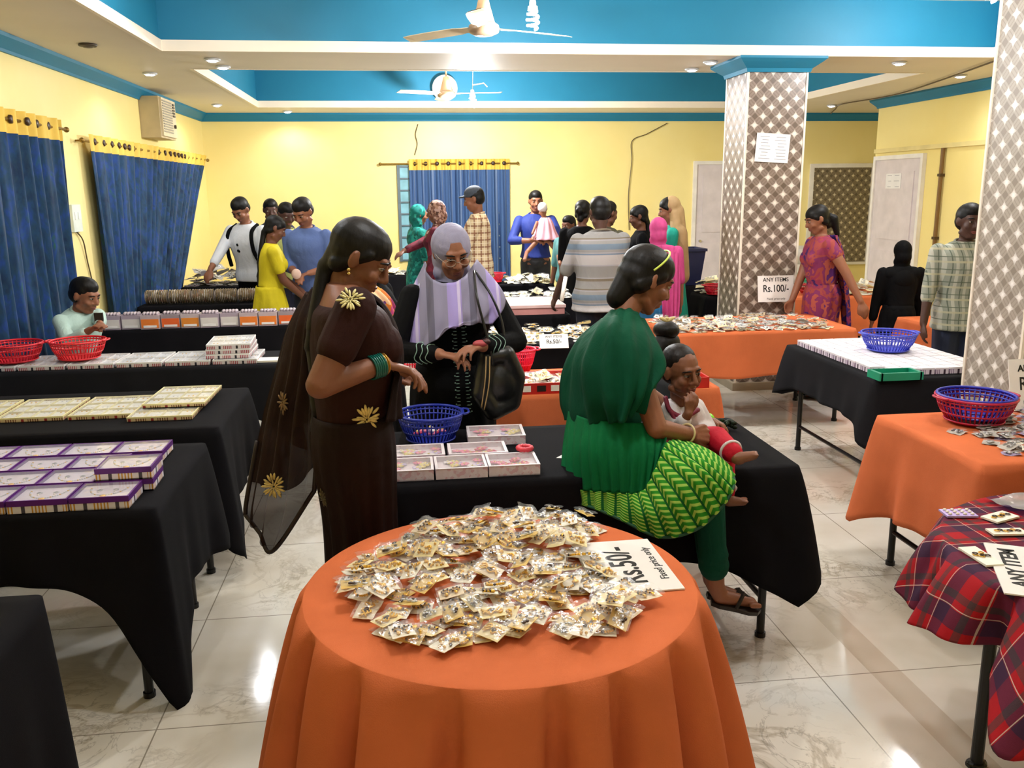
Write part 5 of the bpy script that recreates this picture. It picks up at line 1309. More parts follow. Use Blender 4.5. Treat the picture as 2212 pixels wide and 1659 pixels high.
rows=[[T_(-.045,-.10,.82),T_(-.02,-.115,.835),T_(.03,-.09,.825)],[T_(.03,-.10,.79),T_(.062,-.06,.80),T_(.07,-.02,.79)],[T_(.045,-.08,.72),T_(.092,-.01,.72),T_(.08,.045,.72)],[T_(.03,-.075,.64),T_(.086,.0,.64),T_(.06,.085,.65)],[T_(.02,-.085,.59),T_(.09,.0,.585),T_(.045,.10,.60),]]
pl_=sheet('sari_pleat',rows,BRN,par,40,30,.006,5,(.004,.006))
bpy.context.view_layer.update()
motif(par,tp,757,648,.048,16,1,plain('cream embroidery','#d9cf94',.4,.2)); motif(par,[tp,sk_,pl_],792,905,.062,18,2,sq=.8); motif(par,sk_,702,1075,.040,14,3,plain('dull embroidery','#4d4127',.5,.2),sq=.6)
motif(par,pal,620,680,.042,14,4,sq=.6); motif(par,pal,614,870,.045,12,5,plain('bronze embroidery','#7d6340',.5,.3),sq=.5); motif(par,pal,592,1050,.055,18,6,sq=.8)
el,wr_,sh,q=I['hands'][1]; d=(wr_-el).normalized()
GB=plain('green glass bangles','#0f5a4e',.2,.1); bangle(par,el.lerp(wr_,.80),d,.037,.004,GB,6,.0075); bangle(par,el.lerp(wr_,.99),d,.034,.003,plain('gold bangle','#b98a3a',.3,.8),2,.007)
c,R,k=I['c'],I['R'],I['k']; e=c+R@V((.086,-.006,-.034))*k
MB().ell(e,(.006,.006,.006)).ell(e-V((0,0,.012)),(.005,.005,.005)).build('earring',plain('bright gold','#e8c675',.25,.8),par,smooth=True)
# ---------------- woman in lavender headscarf
ABY=plain('black abaya','#08080a',.8,0,.12,.1,5,.15,200); SCF=stripes('lavender scarf','#8a86a0',[(.19,0,.34,'#a393d6','x'),(.19,.09,.16,'#5c5a6c','x'),(.19,.145,.07,'#c9c0dc','x')],rough=.6); SCF0=plain('grey lavender scarf','#918ea6',.6,0,.3,.06,5,.2,300)
M_X=0
par,I=figure('elderly woman with glasses in a grey and lavender headscarf and black robe',.215,4.17,1.655,-80,top=ABY,bottom=ABY,sk=4,lean=4,hp=24,hy=4,hroll=6,fat=1.12,hair=None,scarf='hijab',scarfm=SCF0,
   armL=at(1042,748,3.86),armR=at(950,765,3.86),sleeve=.92,legs='skirt',skirt=(.05,.15,ABY),vox=.006,lod=0,hem=.60,fw=1.05,handL=(-.7,-.5,0),handR=(.9,-.3,-.2),elbL=(1,.2,-.7),elbR=(-1,.2,-.7))
RB=[[(918,565,4.22),(926,596,4.04),(962,612,3.965),(1000,600,3.98),(1030,560,4.12)],[(884,640,4.20),(918,664,3.99),(968,680,3.89),(1040,655,3.94),(1082,625,4.12)],[(870,700,4.16),(908,720,3.96),(960,712,3.87),(1036,686,3.91),(1088,660,4.08)],[(866,762,4.12),(898,772,3.95),(950,722,3.86),(1012,700,3.89),(1062,700,4.0)]]
sheet('scarf_drape',[[at(*p) for p in r] for r in RB],SCF,par,60,30,.004,5,(.004,.012))
bpy.context.view_layer.update()
bod=kid(par,'bodice'); skx=kid(par,'skirt'); TEAL=plain('pale green embroidery','#8fb3a4',.5)
b=MB()
for xo,a in ((985,0),(1003,1)):
    for i in range(26):
        y=700+i*7.6; x=xo+(i*.55 if a else i*.45)-4
        s=surf(bod,x,y,.005) or surf(skx,x,y,.006)
        if s:
            p,nn=s; b.ell(p,(.010,.004,.0022),None,6,4)
            if i%2: b.ell(p+V((.012*(1 if a else -1),0,.004)),(.004,.003,.004),None,6,4)
b.build('embroidered_placket',TEAL,par,smooth=True)
for (el,wr_,sh,q) in I['hands']:
    b=MB(); d=(wr_-el).normalized(); x,y,_=frame(d); 
    for s_ in range(3):
        cc=el.lerp(wr_,.60+.11*s_); b.tube([cc+(x*math.cos(a)+y*math.sin(a))*(.050-.004*s_)+d*.008*math.sin(4*a) for a in [2*PI*k/28 for k in range(28)]],.0022,5,closed=True)
    b.build('cuff_embroidery',TEAL,par,smooth=True)
c,R,k=I['c'],I['R'],I['k']; b=MB()
for q in (-1,1):
    cc=c+R@V((q*.033,.100,.002))*k; b.tube([cc+R@V((.024*math.cos(a),-.004*abs(math.cos(a)),.017*math.sin(a)))*k for a in [2*PI*i/24 for i in range(24)]],.0014,6,closed=True)
    b.tube([c+R@V((q*.057,.098,.006))*k,c+R@V((q*.078,.05,.010))*k,c+R@V((q*.085,-.01,.012))*k],.0012,6)
b.tube([c+R@V((-.009,.101,.004))*k,c+R@V((0,.106,.007))*k,c+R@V((.009,.101,.004))*k],.0013,6); b.build('glasses',plain('thin metal frame','#b5aca0',.3,.6),par,smooth=True)
# held pouch and the handbag
t=thing('handbag','black shoulder bag with beige piping hanging from the headscarfed woman\'s arm','bag',tuple(at(1085,880,3.88)))
P_=[at(*p) for p in ((1052,770,3.92),(1092,765,3.92),(1115,815,3.95),(1105,868,3.95),(1065,888,3.92),(1040,850,3.9))]
cen=sum(P_,V())/6; LEA=plain('black leather','#17181a',.35,0,.5,.2,20,.3,60)
blob('bag_body',[('c',P_[i],P_[(i+1)%6],.045,.045) for i in range(6)]+[('e',cen,Matrix.Identity(3),(.085,.05,.10))],LEA,t,.008,4)
MB().tube(crv([at(1024,585,4.0),at(1030,640,3.885),at(1045,700,3.87),at(1058,750,3.86),at(1065,790,3.86)],24),.006,6).tube(crv([at(1026,585,4.06),at(1062,640,3.98),at(1085,700,3.95),at(1092,770,3.92)],24),.006,6).build('strap',LEA,t,smooth=True)
MB().tube(crv([at(1050,770,3.845),at(1048,820,3.84),at(1040,880,3.85)],14),.003,5).tube(crv([at(1058,770,3.845),at(1056,830,3.84),at(1046,885,3.85)],14),.003,5).build('piping',plain('beige piping','#b89a6a',.5),t,smooth=True)
tag(MB().ell(at(1038,742,3.83),(.035,.022,.016)).ell(at(1050,738,3.83),(.02,.018,.014),mi=1).build('coin_purse',[plain('pink purse','#b0474f',.5),plain('dark purse clasp','#3a1418',.4)],smooth=True),'small pink purse held by the woman with glasses','purse')
# ---------------- woman in green, seated on the table edge
GR=plain('green georgette','#07452f',.8,0,.12,.15,5,.2,200); GR2=plain('bright green kurta','#07683a',.8,0,.15,.12,3,.2,300); GRL=plain('teal green leggings','#074434',.8,0,.15,.12,6,.3,90)
def band_mat():
    n=N('lime chevron border'); x,y,z=n.sep(n.co('UV')); f=n.math('FRACT',n.math('MULTIPLY',n.math('ADD',y,n.math('MULTIPLY',n.math('PINGPONG',x,.016),1.0)),60.0))
    g=n.math('FRACT',n.math('MULTIPLY',x,31.25)); c=n.mix(n.math('LESS_THAN',f,.42),hx('#2c8c22'),hx('#a6cf5e')); c=n.mix(n.math('LESS_THAN',g,.16),c,hx('#14602c'))
    n.color(c); n.set(Roughness=.8,Specular_IOR_Level=.2); return n.m
base=at(1330,985,3.25); par=thing('person','woman in green kurta with lime border and yellow hairband, seated on a black table','person',(base.x,base.y,.745))
J=lambda *a: at(*a)
k=1.06; c,R=headmat(J(1396,606,3.34),14,26,0,-4)
Rt=Frame((0,0,0),30,1).R
hp=J(1325,968,3.27); S_R=J(1358,752,3.13); S_L=J(1276,764,3.40); nb=J(1338,712,3.29)
body=head_prims(c,R,k,nb,.044)+[('e',hp,Rt,(.165,.125,.10)),('e',J(1315,895,3.28),Rt,(.135,.105,.11)),('e',J(1312,825,3.28),Rt,(.135,.10,.12)),('e',J(1316,778,3.27),Rt,(.125,.09,.085)),('c',S_R,S_L,.052,.040)]
kR=J(1528,1045,2.93); kL=J(1520,1022,3.03); aR=J(1545,1262,2.93); aL=J(1538,1250,3.02)
legp=[('c',J(1370,985,3.17),kR,.080,.055),('c',J(1345,975,3.33),kL,.085,.060),('c',kR,aR,.053,.035),('c',kL,aL,.056,.036)]
tR=J(1622,1300,2.90); feet=[('c',aR,J(1556,1288,2.93),.034,.03),('c',J(1556,1288,2.93),tR,.030,.020),('c',aL,J(1548,1275,3.02),.034,.03),('c',J(1548,1275,3.02),J(1602,1290,3.0),.030,.02)]
eR=J(1418,925,3.0); wR=J(1490,938,3.13); eL=J(1440,880,3.50); wL=J(1500,905,3.46)
arms=[('c',S_R,eR,.052,.040),('c',eR,wR,.040,.027),('c',S_L,eL,.038,.034),('c',eL,wL,.038,.026)]
body+=legp+feet+arms+hand_prims(wR,(1,.35,-.1),(.2,-.9,.4),1,1,.42)+hand_prims(wL,(.9,-.4,0),(0,.3,1),-1,1,.4)
for i in range(5): body.append(('c',tR+V((-.006,-.028+.014*i,0)),tR+V((.022-.003*i,-.028+.014*i,-.004)),.009 if i else .012,.008 if i else .010))
blob('body',body,skin(1),par,.0052,2); face(c,R,k,par,lod=0)
blob('leggings',[('c',a,b_,r1+.008,r2+.010) for (_,a,b_,r1,r2) in legp[:2]]+[('c',kR,kR.lerp(aR,.80),.061,.050),('c',kL,kL.lerp(aL,.80),.066,.050)]+[('c',kR.lerp(aR,.66+.05*i),kR.lerp(aR,.67+.05*i),.056+.004*(i%2),.056) for i in range(4)],GRL,par,.008,2)
g=.014; bl=blob('kurta',[('e',hp,Rt,(.175,.14,.11)),('e',J(1315,895,3.28),Rt,(.147,.118,.115)),('e',J(1310,825,3.28),Rt,(.158,.12,.125)),('e',J(1312,775,3.28),Rt,(.150,.105,.09)),('c',S_R,S_L,.062,.056),('c',S_R,S_R.lerp(eR,.42),.066,.066),('c',S_L,S_L.lerp(eL,.3),.055,.055),('c',nb,J(1330,740,3.28),.06,.09)],GR,par,.008,10)
# dupatta around shoulders and back
rows=[[(1392,690,3.26),(1360,668,3.24),(1322,672,3.30),(1302,690,3.44)],[(1425,752,3.10),(1362,716,3.05),(1296,708,3.14),(1250,738,3.48)],[(1434,800,3.03),(1368,775,2.98),(1276,780,3.08),(1219,796,3.48)],[(1405,846,2.98),(1366,852,2.95),(1280,862,3.06),(1213,866,3.46)],[(1385,885,3.01),(1350,908,2.97),(1292,915,3.07),(1217,908,3.42)]]
sheet('dupatta',[[J(*p) for p in r] for r in rows],GR,par,60,40,.005,6,(.003,.013),jit=.9,ph=1)
# skirt of the kurta
rows=[[(1228,888,3.34),(1270,905,3.12),(1330,912,3.03),(1390,915,3.02),(1432,925,3.12)],[(1218,960,3.30),(1262,975,3.08),(1325,980,2.99),(1395,975,2.95),(1440,945,3.0)],[(1212,1052,3.22),(1270,1060,3.06),(1330,1064,2.98),(1388,1062,2.93),(1425,1006,2.92)]]
sheet('kurta_skirt',[[J(*p) for p in r] for r in rows],GR2,par,70,30,.005,12,(.002,.008))
top=[(1212,1050,3.22),(1275,1060,3.05),(1340,1064,2.97),(1388,1060,2.925),(1416,1010,2.90),(1436,962,2.93),(1452,952,3.0),(1466,948,3.14)]; bot=[(1215,1078,3.22),(1278,1096,3.04),(1340,1122,2.95),(1425,1160,2.86),(1504,1144,2.80),(1562,1092,2.79),(1586,1046,2.83),(1578,1012,3.02)]
for m__ in (GR,GR2,GRL): wrinkle(m__)
mid=[tuple(.5*(a+b_) for a,b_ in zip(p,q)) for p,q in zip(top,bot)]
mid=[(x+(8 if i>4 else 0),y-(3 if i>3 else 0)-(3 if i>4 else 0),Y-.03*(i>2)-.03*(i>4)) for i,(x,y,Y) in enumerate(mid)]
o=sheet('lime_border',[[J(*p) for p in r] for r in (top,mid,bot)],band_mat(),par,120,30,0,16,(.004,.009))
uv=o.data.uv_layers.new(name='uv'); 
for l in o.data.loops: i=l.vertex_index; uv.data[l.index].uv=((i%120)*.0042,(i//120)*.006)
s_=o.modifiers.new('t','SOLIDIFY'); s_.thickness=.004; s_.offset=0; BAKE.append(o)
MB().tube(crv([J(*p) for p in bot],60),.0055,6).build('hem',plain('dark green hem','#0c4a2e',.7),par,smooth=True)
T=lambda x,y,z:c+R@V((x,y,z))*k
hb=[('e',T(0,-.020,.042),R,(.085*k,.099*k,.088*k)),('e',T(0,-.045,.0),R,(.081*k,.074*k,.076*k)),('e',T(0,-.006,.054),R,(.082*k,.095*k,.074*k)),('c',T(.062,.02,.03),T(.058,-.045,-.03),.024*k,.032*k),('c',T(-.062,.02,.03),T(-.058,-.045,-.03),.024*k,.032*k),('c',T(0,-.06,-.02),T(0,-.075,-.10),.058*k,.045*k)]
a=T(-.02,-.11,-.10)
for i in range(9): b_=J(1300-12*i,740+34*i,3.10+.028*i); hb.append(('c',a,b_,.020,.019)); a=b_
hb=hb[:6]
blob('hair',hb,hairm(),par,.006,5)
arc=[T(.0915*math.sin(t),-.028+.055*math.cos(t),.042+.0885*math.cos(t)) for t in [(-95+190*i/30)*PI/180 for i in range(31)]]
MB().tube(arc,.0042,8).build('hairband',plain('yellow green hairband','#c9dd5a',.4),par,smooth=True)
bangle(par,eR.lerp(wR,.90),(wR-eR),.036,.0045,plain('ivory bangle','#d8c48f',.35),1)
def sandal(tR_,heel,w=.045):
    d=(tR_-heel).normalized(); s_=d.cross(V((0,0,1))).normalized(); u=s_.cross(d).normalized(); b=MB()
    pts=[heel-d*.03+s_*a*w+d*L-u*.036 for L,a in ((0,-.4),(.0,.4),(.03,.75),(.09,.8),(.135,1.0),(.17,.75),(.185,0),(.17,-.75),(.135,-1.0),(.09,-.8),(.03,-.75))]
    b.poly(pts,.014,axis=u); b.tube(crv([heel+d*.06+s_*w*.85-u*.02,heel+d*.08+u*.028,heel+d*.06-s_*w*.85-u*.02],14),.008,6); b.tube([heel+d*.08+u*.028,heel+d*.12+u*.006],.006,6)
    b.build('sandal',plain('dark sandal','#1d1715',.5),par,smooth=False)
sandal(tR,J(1556,1288,2.93)); sandal(J(1602,1290,3.0),J(1548,1275,3.02))
# ---------------- toddler
bb=J(1492,962,3.34); par=thing('toddler','toddler in white top and red trousers beside the woman in green, fingers in mouth','child',(bb.x,bb.y,.745))
k=.86; c,R=headmat(J(1472,803,3.33),-64,8,4,-4)
nb=J(1470,872,3.36)
body=head_prims(c,R,k,nb,.040,True)+[('e',J(1478,905,3.37),Matrix.Identity(3),(.075,.065,.075)),('e',J(1484,940,3.37),Matrix.Identity(3),(.080,.075,.06)),('c',J(1450,882,3.36),J(1502,880,3.42),.032,.032)]
sR=J(1446,888,3.33); eR=J(1462,935,3.22); wR=J(1487,893,3.17); sL=J(1505,885,3.40); eL=J(1530,925,3.36); wL=J(1512,930,3.27)
body+=[('c',sR,eR,.028,.024),('c',eR,wR,.024,.018),('c',sL,eL,.028,.023),('c',eL,wL,.023,.017)]+hand_prims(wR,(.12,-.05,1),(0,-1,.1),1,.62,.5)+hand_prims(wL,(-.6,-.6,-.3),(0,0,1),1,.6,.5)
k1=J(1548,948,3.18); a1=J(1582,978,3.05); k2=J(1560,1000,3.12); a2=J(1566,1062,3.04)
lg=[('c',J(1500,955,3.33),k1,.050,.038),('c',k1,a1,.037,.027),('c',J(1510,968,3.30),k2,.050,.038),('c',k2,a2,.037,.026)]
body+=lg+[('c',a1,J(1596,990,3.02),.025,.026),('c',J(1592,990,3.02),J(1628,984,3.0),.024,.017),('c',a2,J(1574,1080,3.02),.024,.025),('c',J(1574,1082,3.02),J(1606,1084,3.0),.022,.015)]
for tp_ in (J(1628,984,3.0),J(1606,1084,3.0)):
    for i in range(5): q=tp_+V((0,.016-.008*i,.004)); body.append(('c',q,q+V((.013-.0015*i,-.003,.002)),.0065 if i else .009,.0055 if i else .008))
blob('body',body,skin(0),par,.0042,2); face(c,R,k,par,lod=1)
wt=blob('shirt',[('e',J(1478,905,3.37),Matrix.Identity(3),(.088,.078,.085)),('e',J(1484,940,3.37),Matrix.Identity(3),(.090,.085,.062)),('c',J(1450,882,3.36),J(1502,880,3.42),.042,.042),('c',sR,eR,.040,.036),('c',eR,eR.lerp(wR,.6),.036,.031),('c',sL,eL,.040,.034),('c',eL,eL.lerp(wL,.6),.034,.03)],plain('white toddler shirt','#dcd6d8',.8,0,.2,.05,6,.2,300),par,.006,3)
MAR=plain('maroon trim','#7c1430',.7); MB().tube(crv([J(1437,858,3.33),J(1448,888,3.27),J(1478,900,3.25),J(1508,885,3.31)],20),.010,8).build('collar',MAR,par,smooth=True)
MB().tube(crv([J(1448,888,3.265),J(1465,915,3.235),J(1492,912,3.235)],14),.008,8).build('braces',MAR,par,smooth=True)
bpy.context.view_layer.update()
blob('trousers',[('c',p[1],p[2],p[3]+.012,p[4]+.013) for p in lg]+[('e',J(1488,958,3.35),Matrix.Identity(3),(.095,.09,.055))],plain('red trousers','#b80f28',.75,0,.25,.1,8,.25,200),par,.006,3)
for a,b_ in ((a1,k1),(a2,k2)): bangle(par,a+(b_-a)*.10,a-b_,.040,.007,plain('pale cuff','#d9cdd0',.8),1); bangle(par,a-(b_-a)*.08,a-b_,.030,.004,plain('black anklet','#17100e',.4),1)
T=lambda x,y,z:c+R@V((x,y,z))*k
blob('hair',[('e',T(0,-.026,.046),R,(.080*k,.090*k,.082*k)),('e',T(0,-.045,.0),R,(.078*k,.068*k,.075*k))],hairm('#1a120d'),par,.005,1)
MB().ell(T(-.085,-.002,-.04),(.005,.005,.007)).build('earring',plain('bright gold','#e8c675',.25,.8),par,smooth=True)
# girl standing behind the toddler
par,I=figure('small girl behind the toddler, dark hair tied up with a cream bow clip',at(1440,700,4.17).x,4.17,1.10,35,top=plain('girl dark top','#22252c',.7),bottom=plain('girl dark skirt','#1c1d22',.7),sk=2,hp=4,hair='bun',legs='skirt',hem=.6,vox=.009,lod=1,fw=1.18)
c,R,k=I['c'],I['R'],I['k']; T=lambda x,y,z:c+R@V((x,y,z))*k
blob('topknot',[('e',T(0,-.03,.135),R,(.092*k,.08*k,.062*k)),('c',T(0,-.02,.10),T(0,-.02,.14),.06*k,.06*k)],hairm(),par,.006,1)
q=at(1441,688,4.05); MB().ell(q+V((-.017,0,-.004)),(.024,.008,.009),Matrix.Rotation(.4,3,'Y')).ell(q+V((.017,0,-.004)),(.024,.008,.009),Matrix.Rotation(-.4,3,'Y')).ell(q,(.009,.009,.009)).build('bow_clip',plain('cream bow','#dcc98a',.5),par,smooth=True)
# ---------------- boy seated at left
st=thing('stool','wooden stool under the seated boy','stool',(-2.36,6.52,0)); MB().bbox(-2.54,-2.18,6.36,6.70,.50,.54).build('seat',plain('stool wood','#4a3524',.6),st)
for x in (-2.51,-2.21):
    for y in (6.37,6.67): MB().bbox(x-.02,x+.02,y-.02,y+.02,0,.50).build('leg',plain('stool wood','#4a3524',.6),st)
MINT=plain('pale mint shirt','#b5cfc6',.75,0,.25,.05,5,.3,120)
par,I=figure('boy in a pale green shirt seated behind the red baskets, looking right',-2.36,6.50,1.42,-30,top=MINT,bottom=plain('dark boy trousers','#2a2a30',.8),sk=1,lean=18,hp=10,hy=8,hair='short',armL=at(216,700,6.15),armR=at(196,712,6.05),sleeve=.85,seat=.50,vox=.008,lod=1,fw=1.22,elbL=(.2,.3,-1),elbR=(-.5,-.3,-1))
tag(MB().box(at(214,690,6.2),(.055,.02,.09)).build('mobile_phone',plain('black phone','#101114',.3)),'small black phone held up by the boy in the pale green shirt','phone')
# ---------------- people further down the hall
def X(px,py,Y): return at(px,py,Y).x
WHT=plain('white shirt','#d9dbe0',.7,0,.3,.05,4,.3,60); DK=plain('black cloth','#09090b',.85,0,.12); NAVY=plain('navy cloth','#161a33',.75)
par,I=figure('man in a white shirt with black bag straps bending over the far left table',X(497,560,8.3)-.01,9.62,1.78,-120,top=WHT,bottom=DK,sk=1,lean=10,hp=32,hy=4,armR=at(446,598,9.2),armL=(.12,-.14,.46),sleeve=.80,hem=.50,fat=1.05,lod=1)
for q in (-.075,.075): MB().tube(crv([I['U'](-.02,q,.83),I['U'](.055,q*1.1,.80),I['U'](.078,q*1.25,.70),I['U'](.05,q*1.5,.60)],16),.020,8).build('bag_strap',DK,par,smooth=True)
MB().ell(I['U'](.082,0,.735),(.03,.012,.02)).ell(I['U'](.082,.002,.70),(.03,.012,.02)).build('sunglasses',plain('dark lens','#050505',.1),par,smooth=True)
figure('dark-clad person with a pale scarf behind the man in white',-1.45,10.3,1.74,-80,top=NAVY,bottom=DK,sk=3,hp=12,hair='short',lod=2,scarf=None)
par,I=figure('girl in a yellow dress with a long braid, facing right',X(580,560,8.2)-.02,8.28,1.61,12,top=plain('yellow kurta','#c9b81e',.75,0,.25,.1,6,.2,200),bottom=plain('yellow leggings','#b8a61a',.8),sk=2,lean=6,hp=24,hair='braid',armR=(.17,.04,.54),armL=(.18,-.02,.56),sleeve=.30,skirt=(.30,.15,None),hem=.6,legs='leggings',lod=1)
figure('person with short dark hair and a pale yellow-green top behind the girl in yellow',X(618,500,9.2),9.25,1.71,-60,top=plain('pale lime shirt','#b8bd6e',.75),bottom=NAVY,sk=3,hp=22,hair='short',lod=2,armR=(.2,.05,.6))
BLU=plain('steel blue shirt','#54689a',.7,0,.3,.08,4,.3,60)
par,I=figure('man in a blue shirt looking down at something in his hands',X(668,560,8.5),8.65,1.76,-112,top=BLU,bottom=NAVY,sk=1,lean=7,hp=30,hy=-6,armL=at(668,590,8.38),armR=at(640,594,8.38),sleeve=.60,hem=.48,lod=1,fw=1.06)
tag(MB().ell(at(640,592,8.25),(.045,.02,.048)).build('bangle_pack',plain('pinkish pack','#d9b8a8',.5),smooth=True),'round pale pack held by the man in blue','pack')
# dupatta woman behind the woman in brown
ORP=blotch('orange pink print',['#c9702a','#b8447c','#d99a3a','#8c2a5a','#e0b48a','#5a2a6a'],16)
par,I=figure('woman in an orange and pink printed dupatta, mostly hidden behind the woman in brown',X(805,560,5.2),5.2,1.53,-20,top=DK,bottom=DK,sk=2,hair='long',legs='skirt',hem=.6,skirt=(.1,.13,DK),lod=2,hp=10)
U=I['U']; sheet('dupatta',[[U(-.03,.03,.86),U(.0,.07,.85),U(.02,.125,.82)],[U(.07,.02,.78),U(.09,.07,.77),U(.05,.14,.75)],[U(.10,.02,.66),U(.11,.07,.66),U(.07,.14,.66)],[U(.10,.04,.52),U(.11,.08,.52),U(.07,.12,.52)]],ORP,par,40,30,.006,4,(.004,.012))
TEALS=blotch('teal print scarf',['#0f6a62','#127a70','#0c5650','#2a9486','#0f6a62'],30)
figure('woman in a teal headscarf and tunic standing at the back curtain',X(903,500,10.4),10.45,1.66,15,top=TEALS,bottom=TEALS,sk=1,scarf='hijab',scarfm=TEALS,hair=None,legs='skirt',skirt=(.2,.14,TEALS),hem=.6,lod=2)
MAO=blotch('maroon dress','#5a1a2a #6a2030 #4a1422'.split(),20); FLR=blotch('brown floral headscarf',['#7a5648','#a07c6a','#4f362e','#b5948a','#6a463c'],40)
figure('woman in a maroon dress and brown floral headscarf, reaching out to the left',X(946,500,9.8),9.8,1.71,165,top=MAO,bottom=MAO,sk=2,scarf='hijab',scarfm=FLR,hair=None,legs='skirt',skirt=(.2,.14,MAO),hem=.6,sleeve=.9,lod=2,armR=at(862,548,9.7),hp=14)
CHK=stripes('beige check shirt','#dcc7a2',[(.075,0,.22,'#8a5a44','z'),(.075,0,.22,'#8a5a44','x'),(.075,.03,.08,'#f0e4cc','z'),(.075,.035,.08,'#f0e4cc','x')])
figure('man in a beige checked shirt and grey cap, facing left',X(1035,500,9.6),9.62,1.85,172,top=CHK,bottom=plain('teal jeans','#1f4e58',.8),sk=1,lean=2,hp=16,sleeve=.8,hem=.47,lod=1,cap=plain('grey cap','#3f4652',.8),armR=(.18,.06,.60),armL=(.2,-.04,.60),fw=1.0)
ROY=plain('royal blue sweater','#122a78',.75)
par,I=figure('man in a royal blue sweater holding a baby in pink',X(1158,500,10.8),10.85,1.80,-88,top=ROY,bottom=plain('charcoal trousers','#2c2c30',.8),sk=1,hp=8,hy=-3,sleeve=.7,hem=.53,lod=1,armL=at(1172,512,10.58),armR=at(1150,520,10.56),elbL=(1,0,-.6),elbR=(-1,0,-.6))
PINK=plain('pink baby dress','#e3a5b4',.75,0,.25,.06,8,.2,120); bp=at(1178,505,10.58); par=thing('baby','baby in a frilly pink dress and white bonnet held by the man in blue','child',tuple(bp))
c,R=headmat(at(1172,452,10.60),75,8); k=.70
blob('body',head_prims(c,R,k,at(1177,475,10.60),.04,True)+[('c',at(1178,478,10.60),at(1176,515,10.58),.05,.06),('c',at(1165,515,10.55),at(1138,545,10.50),.032,.026),('c',at(1138,545,10.50),at(1133,562,8.98),.024,.02),('c',at(1185,520,10.56),at(1204,545,10.50),.032,.026),('c',at(1204,545,10.50),at(1210,570,8.98),.024,.02),('c',at(1160,480,10.58),at(1150,505,10.50),.02,.017)],skin(1),par,.009,2)
face(c,R,k,par,lod=2)
blob('bonnet',[('e',c+R@V((0,-.018,.03))*k,R,(.084*k,.092*k,.090*k))],plain('white bonnet','#e6dcdc',.7),par,.007,2)
sheet('dress',[[at(1178,470,10.58)+V((r*math.cos(a),r*.8*math.sin(a),0))+V((0,0,-z)) for a in [2*PI*i/10 for i in range(10)]] for r,z in ((.05,0),(.085,.06),(.12,.16),(.17,.26))],PINK,par,60,20,.004,10,(.002,.012),True)
figure('boy in a teal top half hidden behind the man in a striped shirt',X(1232,520,9.9),9.95,1.52,-140,top=plain('teal grey top','#4c7f80',.75),bottom=plain('teal grey bottom','#3f6a70',.8),sk=2,hair='short',lod=2)
figure('woman with dark hair standing behind the man in a striped shirt',X(1262,500,9.0),9.1,1.70,60,top=DK,bottom=DK,sk=2,hair='bun',legs='skirt',hem=.6,lod=2)
figure('person whose ear and dark hair show right of the man in a striped shirt',X(1308,500,8.8),8.75,1.69,30,top=plain('olive cloth','#4a4632',.8),bottom=DK,sk=2,hair='short',lod=2)
POLO=stripes('striped polo','#858280',[(.40,.0,.22,'#b3adae','z'),(.40,.12,.055,'#6a5c48','z'),(.40,.20,.05,'#6a5c48','z'),(.40,.27,.11,'#5f7286','z'),(.40,.31,.02,'#5f7690','z'),(.1,.0,.1,'#97949a','z')])
figure('heavy man in a grey striped polo shirt seen from behind',X(1296,560,7.05),7.05,1.75,100,top=POLO,bottom=plain('navy trousers','#14162a',.8),sk=3,hp=12,sleeve=.46,hem=.475,fat=1.22,lod=3,armL=(.16,-.17,.50),armR=(.2,.12,.56),foot=None)
figure('woman with dark hair and black dress facing left, beside the pink headscarf',X(1385,520,9.0),9.05,1.64,170,top=DK,bottom=DK,sk=2,hair='long',scarf=None,legs='skirt',hem=.6,lod=2,hp=14)
PKS=plain('hot pink headscarf','#c04580',.7,0,.3,.12,9,.2,100)
par,I=figure('girl in a hot pink headscarf seen from behind over a blue dress',X(1424,560,7.8),7.85,1.555,75,top=PKS,bottom=plain('blue dress','#1f6fa5',.7),sk=1,scarf='hijab',scarfm=PKS,hair=None,legs='skirt',hem=.6,lod=3,hp=8,foot=None)
U=I['U']; sheet('scarf_end',[[U(-.06,.02,.84),U(-.04,.09,.83),U(.0,.14,.80)],[U(-.085,.02,.70),U(-.07,.09,.70),U(-.02,.13,.70)],[U(-.09,.03,.52),U(-.08,.09,.52),U(-.04,.13,.52)],[U(-.09,.04,.36),U(-.08,.09,.36),U(-.05,.12,.36)]],PKS,par,40,30,.006,4,(.004,.014))
TQ=plain('turquoise dress','#1ba08c',.7,0,.3,.1,5,.2,100); BSC=plain('beige sheer scarf','#b39468',.6,0,.3,.1,8,.2,100)
par,I=figure('woman in turquoise with a beige scarf over her hair, facing left',X(1460,520,8.2)+.01,8.4,1.73,165,top=TQ,bottom=TQ,sk=1,scarf='dupatta',scarfm=BSC,hair='long',legs='skirt',skirt=(.16,.15,TQ),hem=.6,sleeve=.7,lod=1,hp=14)
t=thing('paper_roll','white and black rolled catalogue held down by the man in the striped shirt','paper',tuple(at(1218,620,6.8)))
MB().cyl(at(1222,598,6.8),at(1213,650,6.75),.016,n=12).build('roll',PAPER,t,smooth=True); MB().cyl(at(1219,612,6.8),at(1217.5,622,6.79),.0175,n=12).build('band',INK,t,smooth=True)
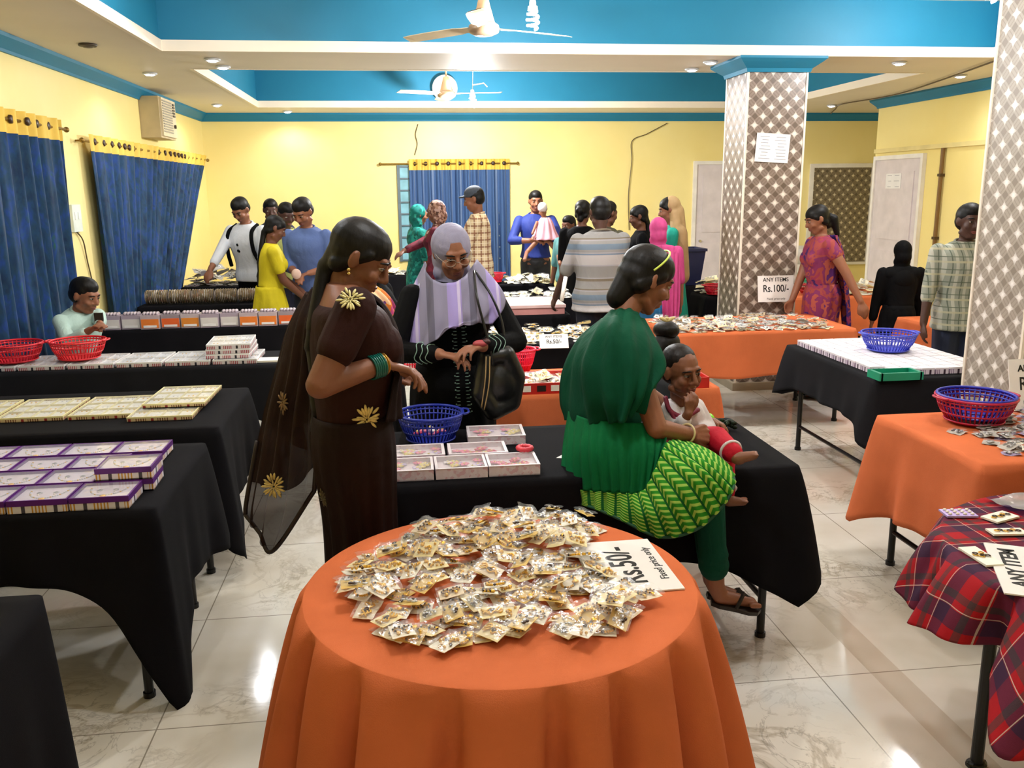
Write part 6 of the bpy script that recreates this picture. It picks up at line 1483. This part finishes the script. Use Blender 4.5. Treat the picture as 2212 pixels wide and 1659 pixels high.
# right-hand side of the hall
SAR=blotch('coral purple print',['#43225f','#8c3350','#9a4440','#7c2f5c','#a85548','#5a2a70'],5,.75,False)
par,I=figure('woman in a coral and purple printed sari with a ponytail, facing left',X(1893,600,6.3),7.15,1.665,176,top=SAR,bottom=SAR,sk=1,lean=6,hp=18,hair='pony',legs='sari',skirtw=.85,hem=.6,sleeve=.15,fat=1.06,lod=1,armL=at(1880,690,6.7),armR=(.14,.05,.50),elbL=(.6,-.4,-1))
U=I['U']; sheet('sari_end',[[U(-.03,-.13,.835),U(-.05,-.08,.84),U(-.03,-.03,.84)],[U(-.06,-.12,.76),U(-.085,-.06,.76),U(-.075,.0,.76)],[U(-.07,-.12,.62),U(-.10,-.06,.62),U(-.09,.02,.62)],[U(-.08,-.12,.45),U(-.11,-.06,.45),U(-.10,.02,.45)],[U(-.08,-.11,.25),U(-.11,-.06,.25),U(-.10,.0,.25)]],blotch('purple coral print',['#4a2270','#9c4440','#3c2268','#8c3058'],8,.75,False),par,40,40,.006,4,(.004,.014))
figure('child in a black headscarf and black dress seen from behind',X(1975,600,6.8),7.0,1.36,80,top=DK,bottom=DK,sk=1,scarf='hijab',scarfm=DK,hair=None,legs='skirt',skirt=(.1,.16,DK),hem=.6,sleeve=.9,lod=3,foot=None)
GCH=stripes('green grey check','#8f9488',[(.06,0,.3,'#b9b9ad','x'),(.06,.02,.10,'#4f5a4e','x'),(.09,0,.16,'#b9b59a','z'),(.09,.05,.08,'#5c6658','z')])
figure('man in a grey-green checked shirt beside the near pillar',X(2090,600,5.9),5.95,1.675,-105,top=GCH,bottom=plain('dark blue jeans','#16203c',.8),sk=3,hp=4,hy=8,sleeve=.62,hem=.46,fat=1.05,lod=1,armR=(.06,.17,.44),fw=1.06)
figure('person almost hidden behind the far pillar, arm showing',3.62,8.35,1.70,-30,top=plain('rust shirt','#7a4a32',.8),bottom=DK,sk=3,hair='short',lod=3,foot=None) if False else None
# ------------------------------------------------------------------ light and view
w=bpy.data.worlds.new('world'); scene.world=w; w.use_nodes=True; w.node_tree.nodes['Background'].inputs[0].default_value=(.9,.93,1,1); w.node_tree.nodes['Background'].inputs[1].default_value=.3
bpy.context.view_layer.update()
bake()
scene.view_settings.view_transform='Standard'; scene.view_settings.look='None'; scene.view_settings.gamma=1; scene.view_settings.exposure=0.6
try: scene.view_settings.use_curve_mapping=False
except Exception: pass
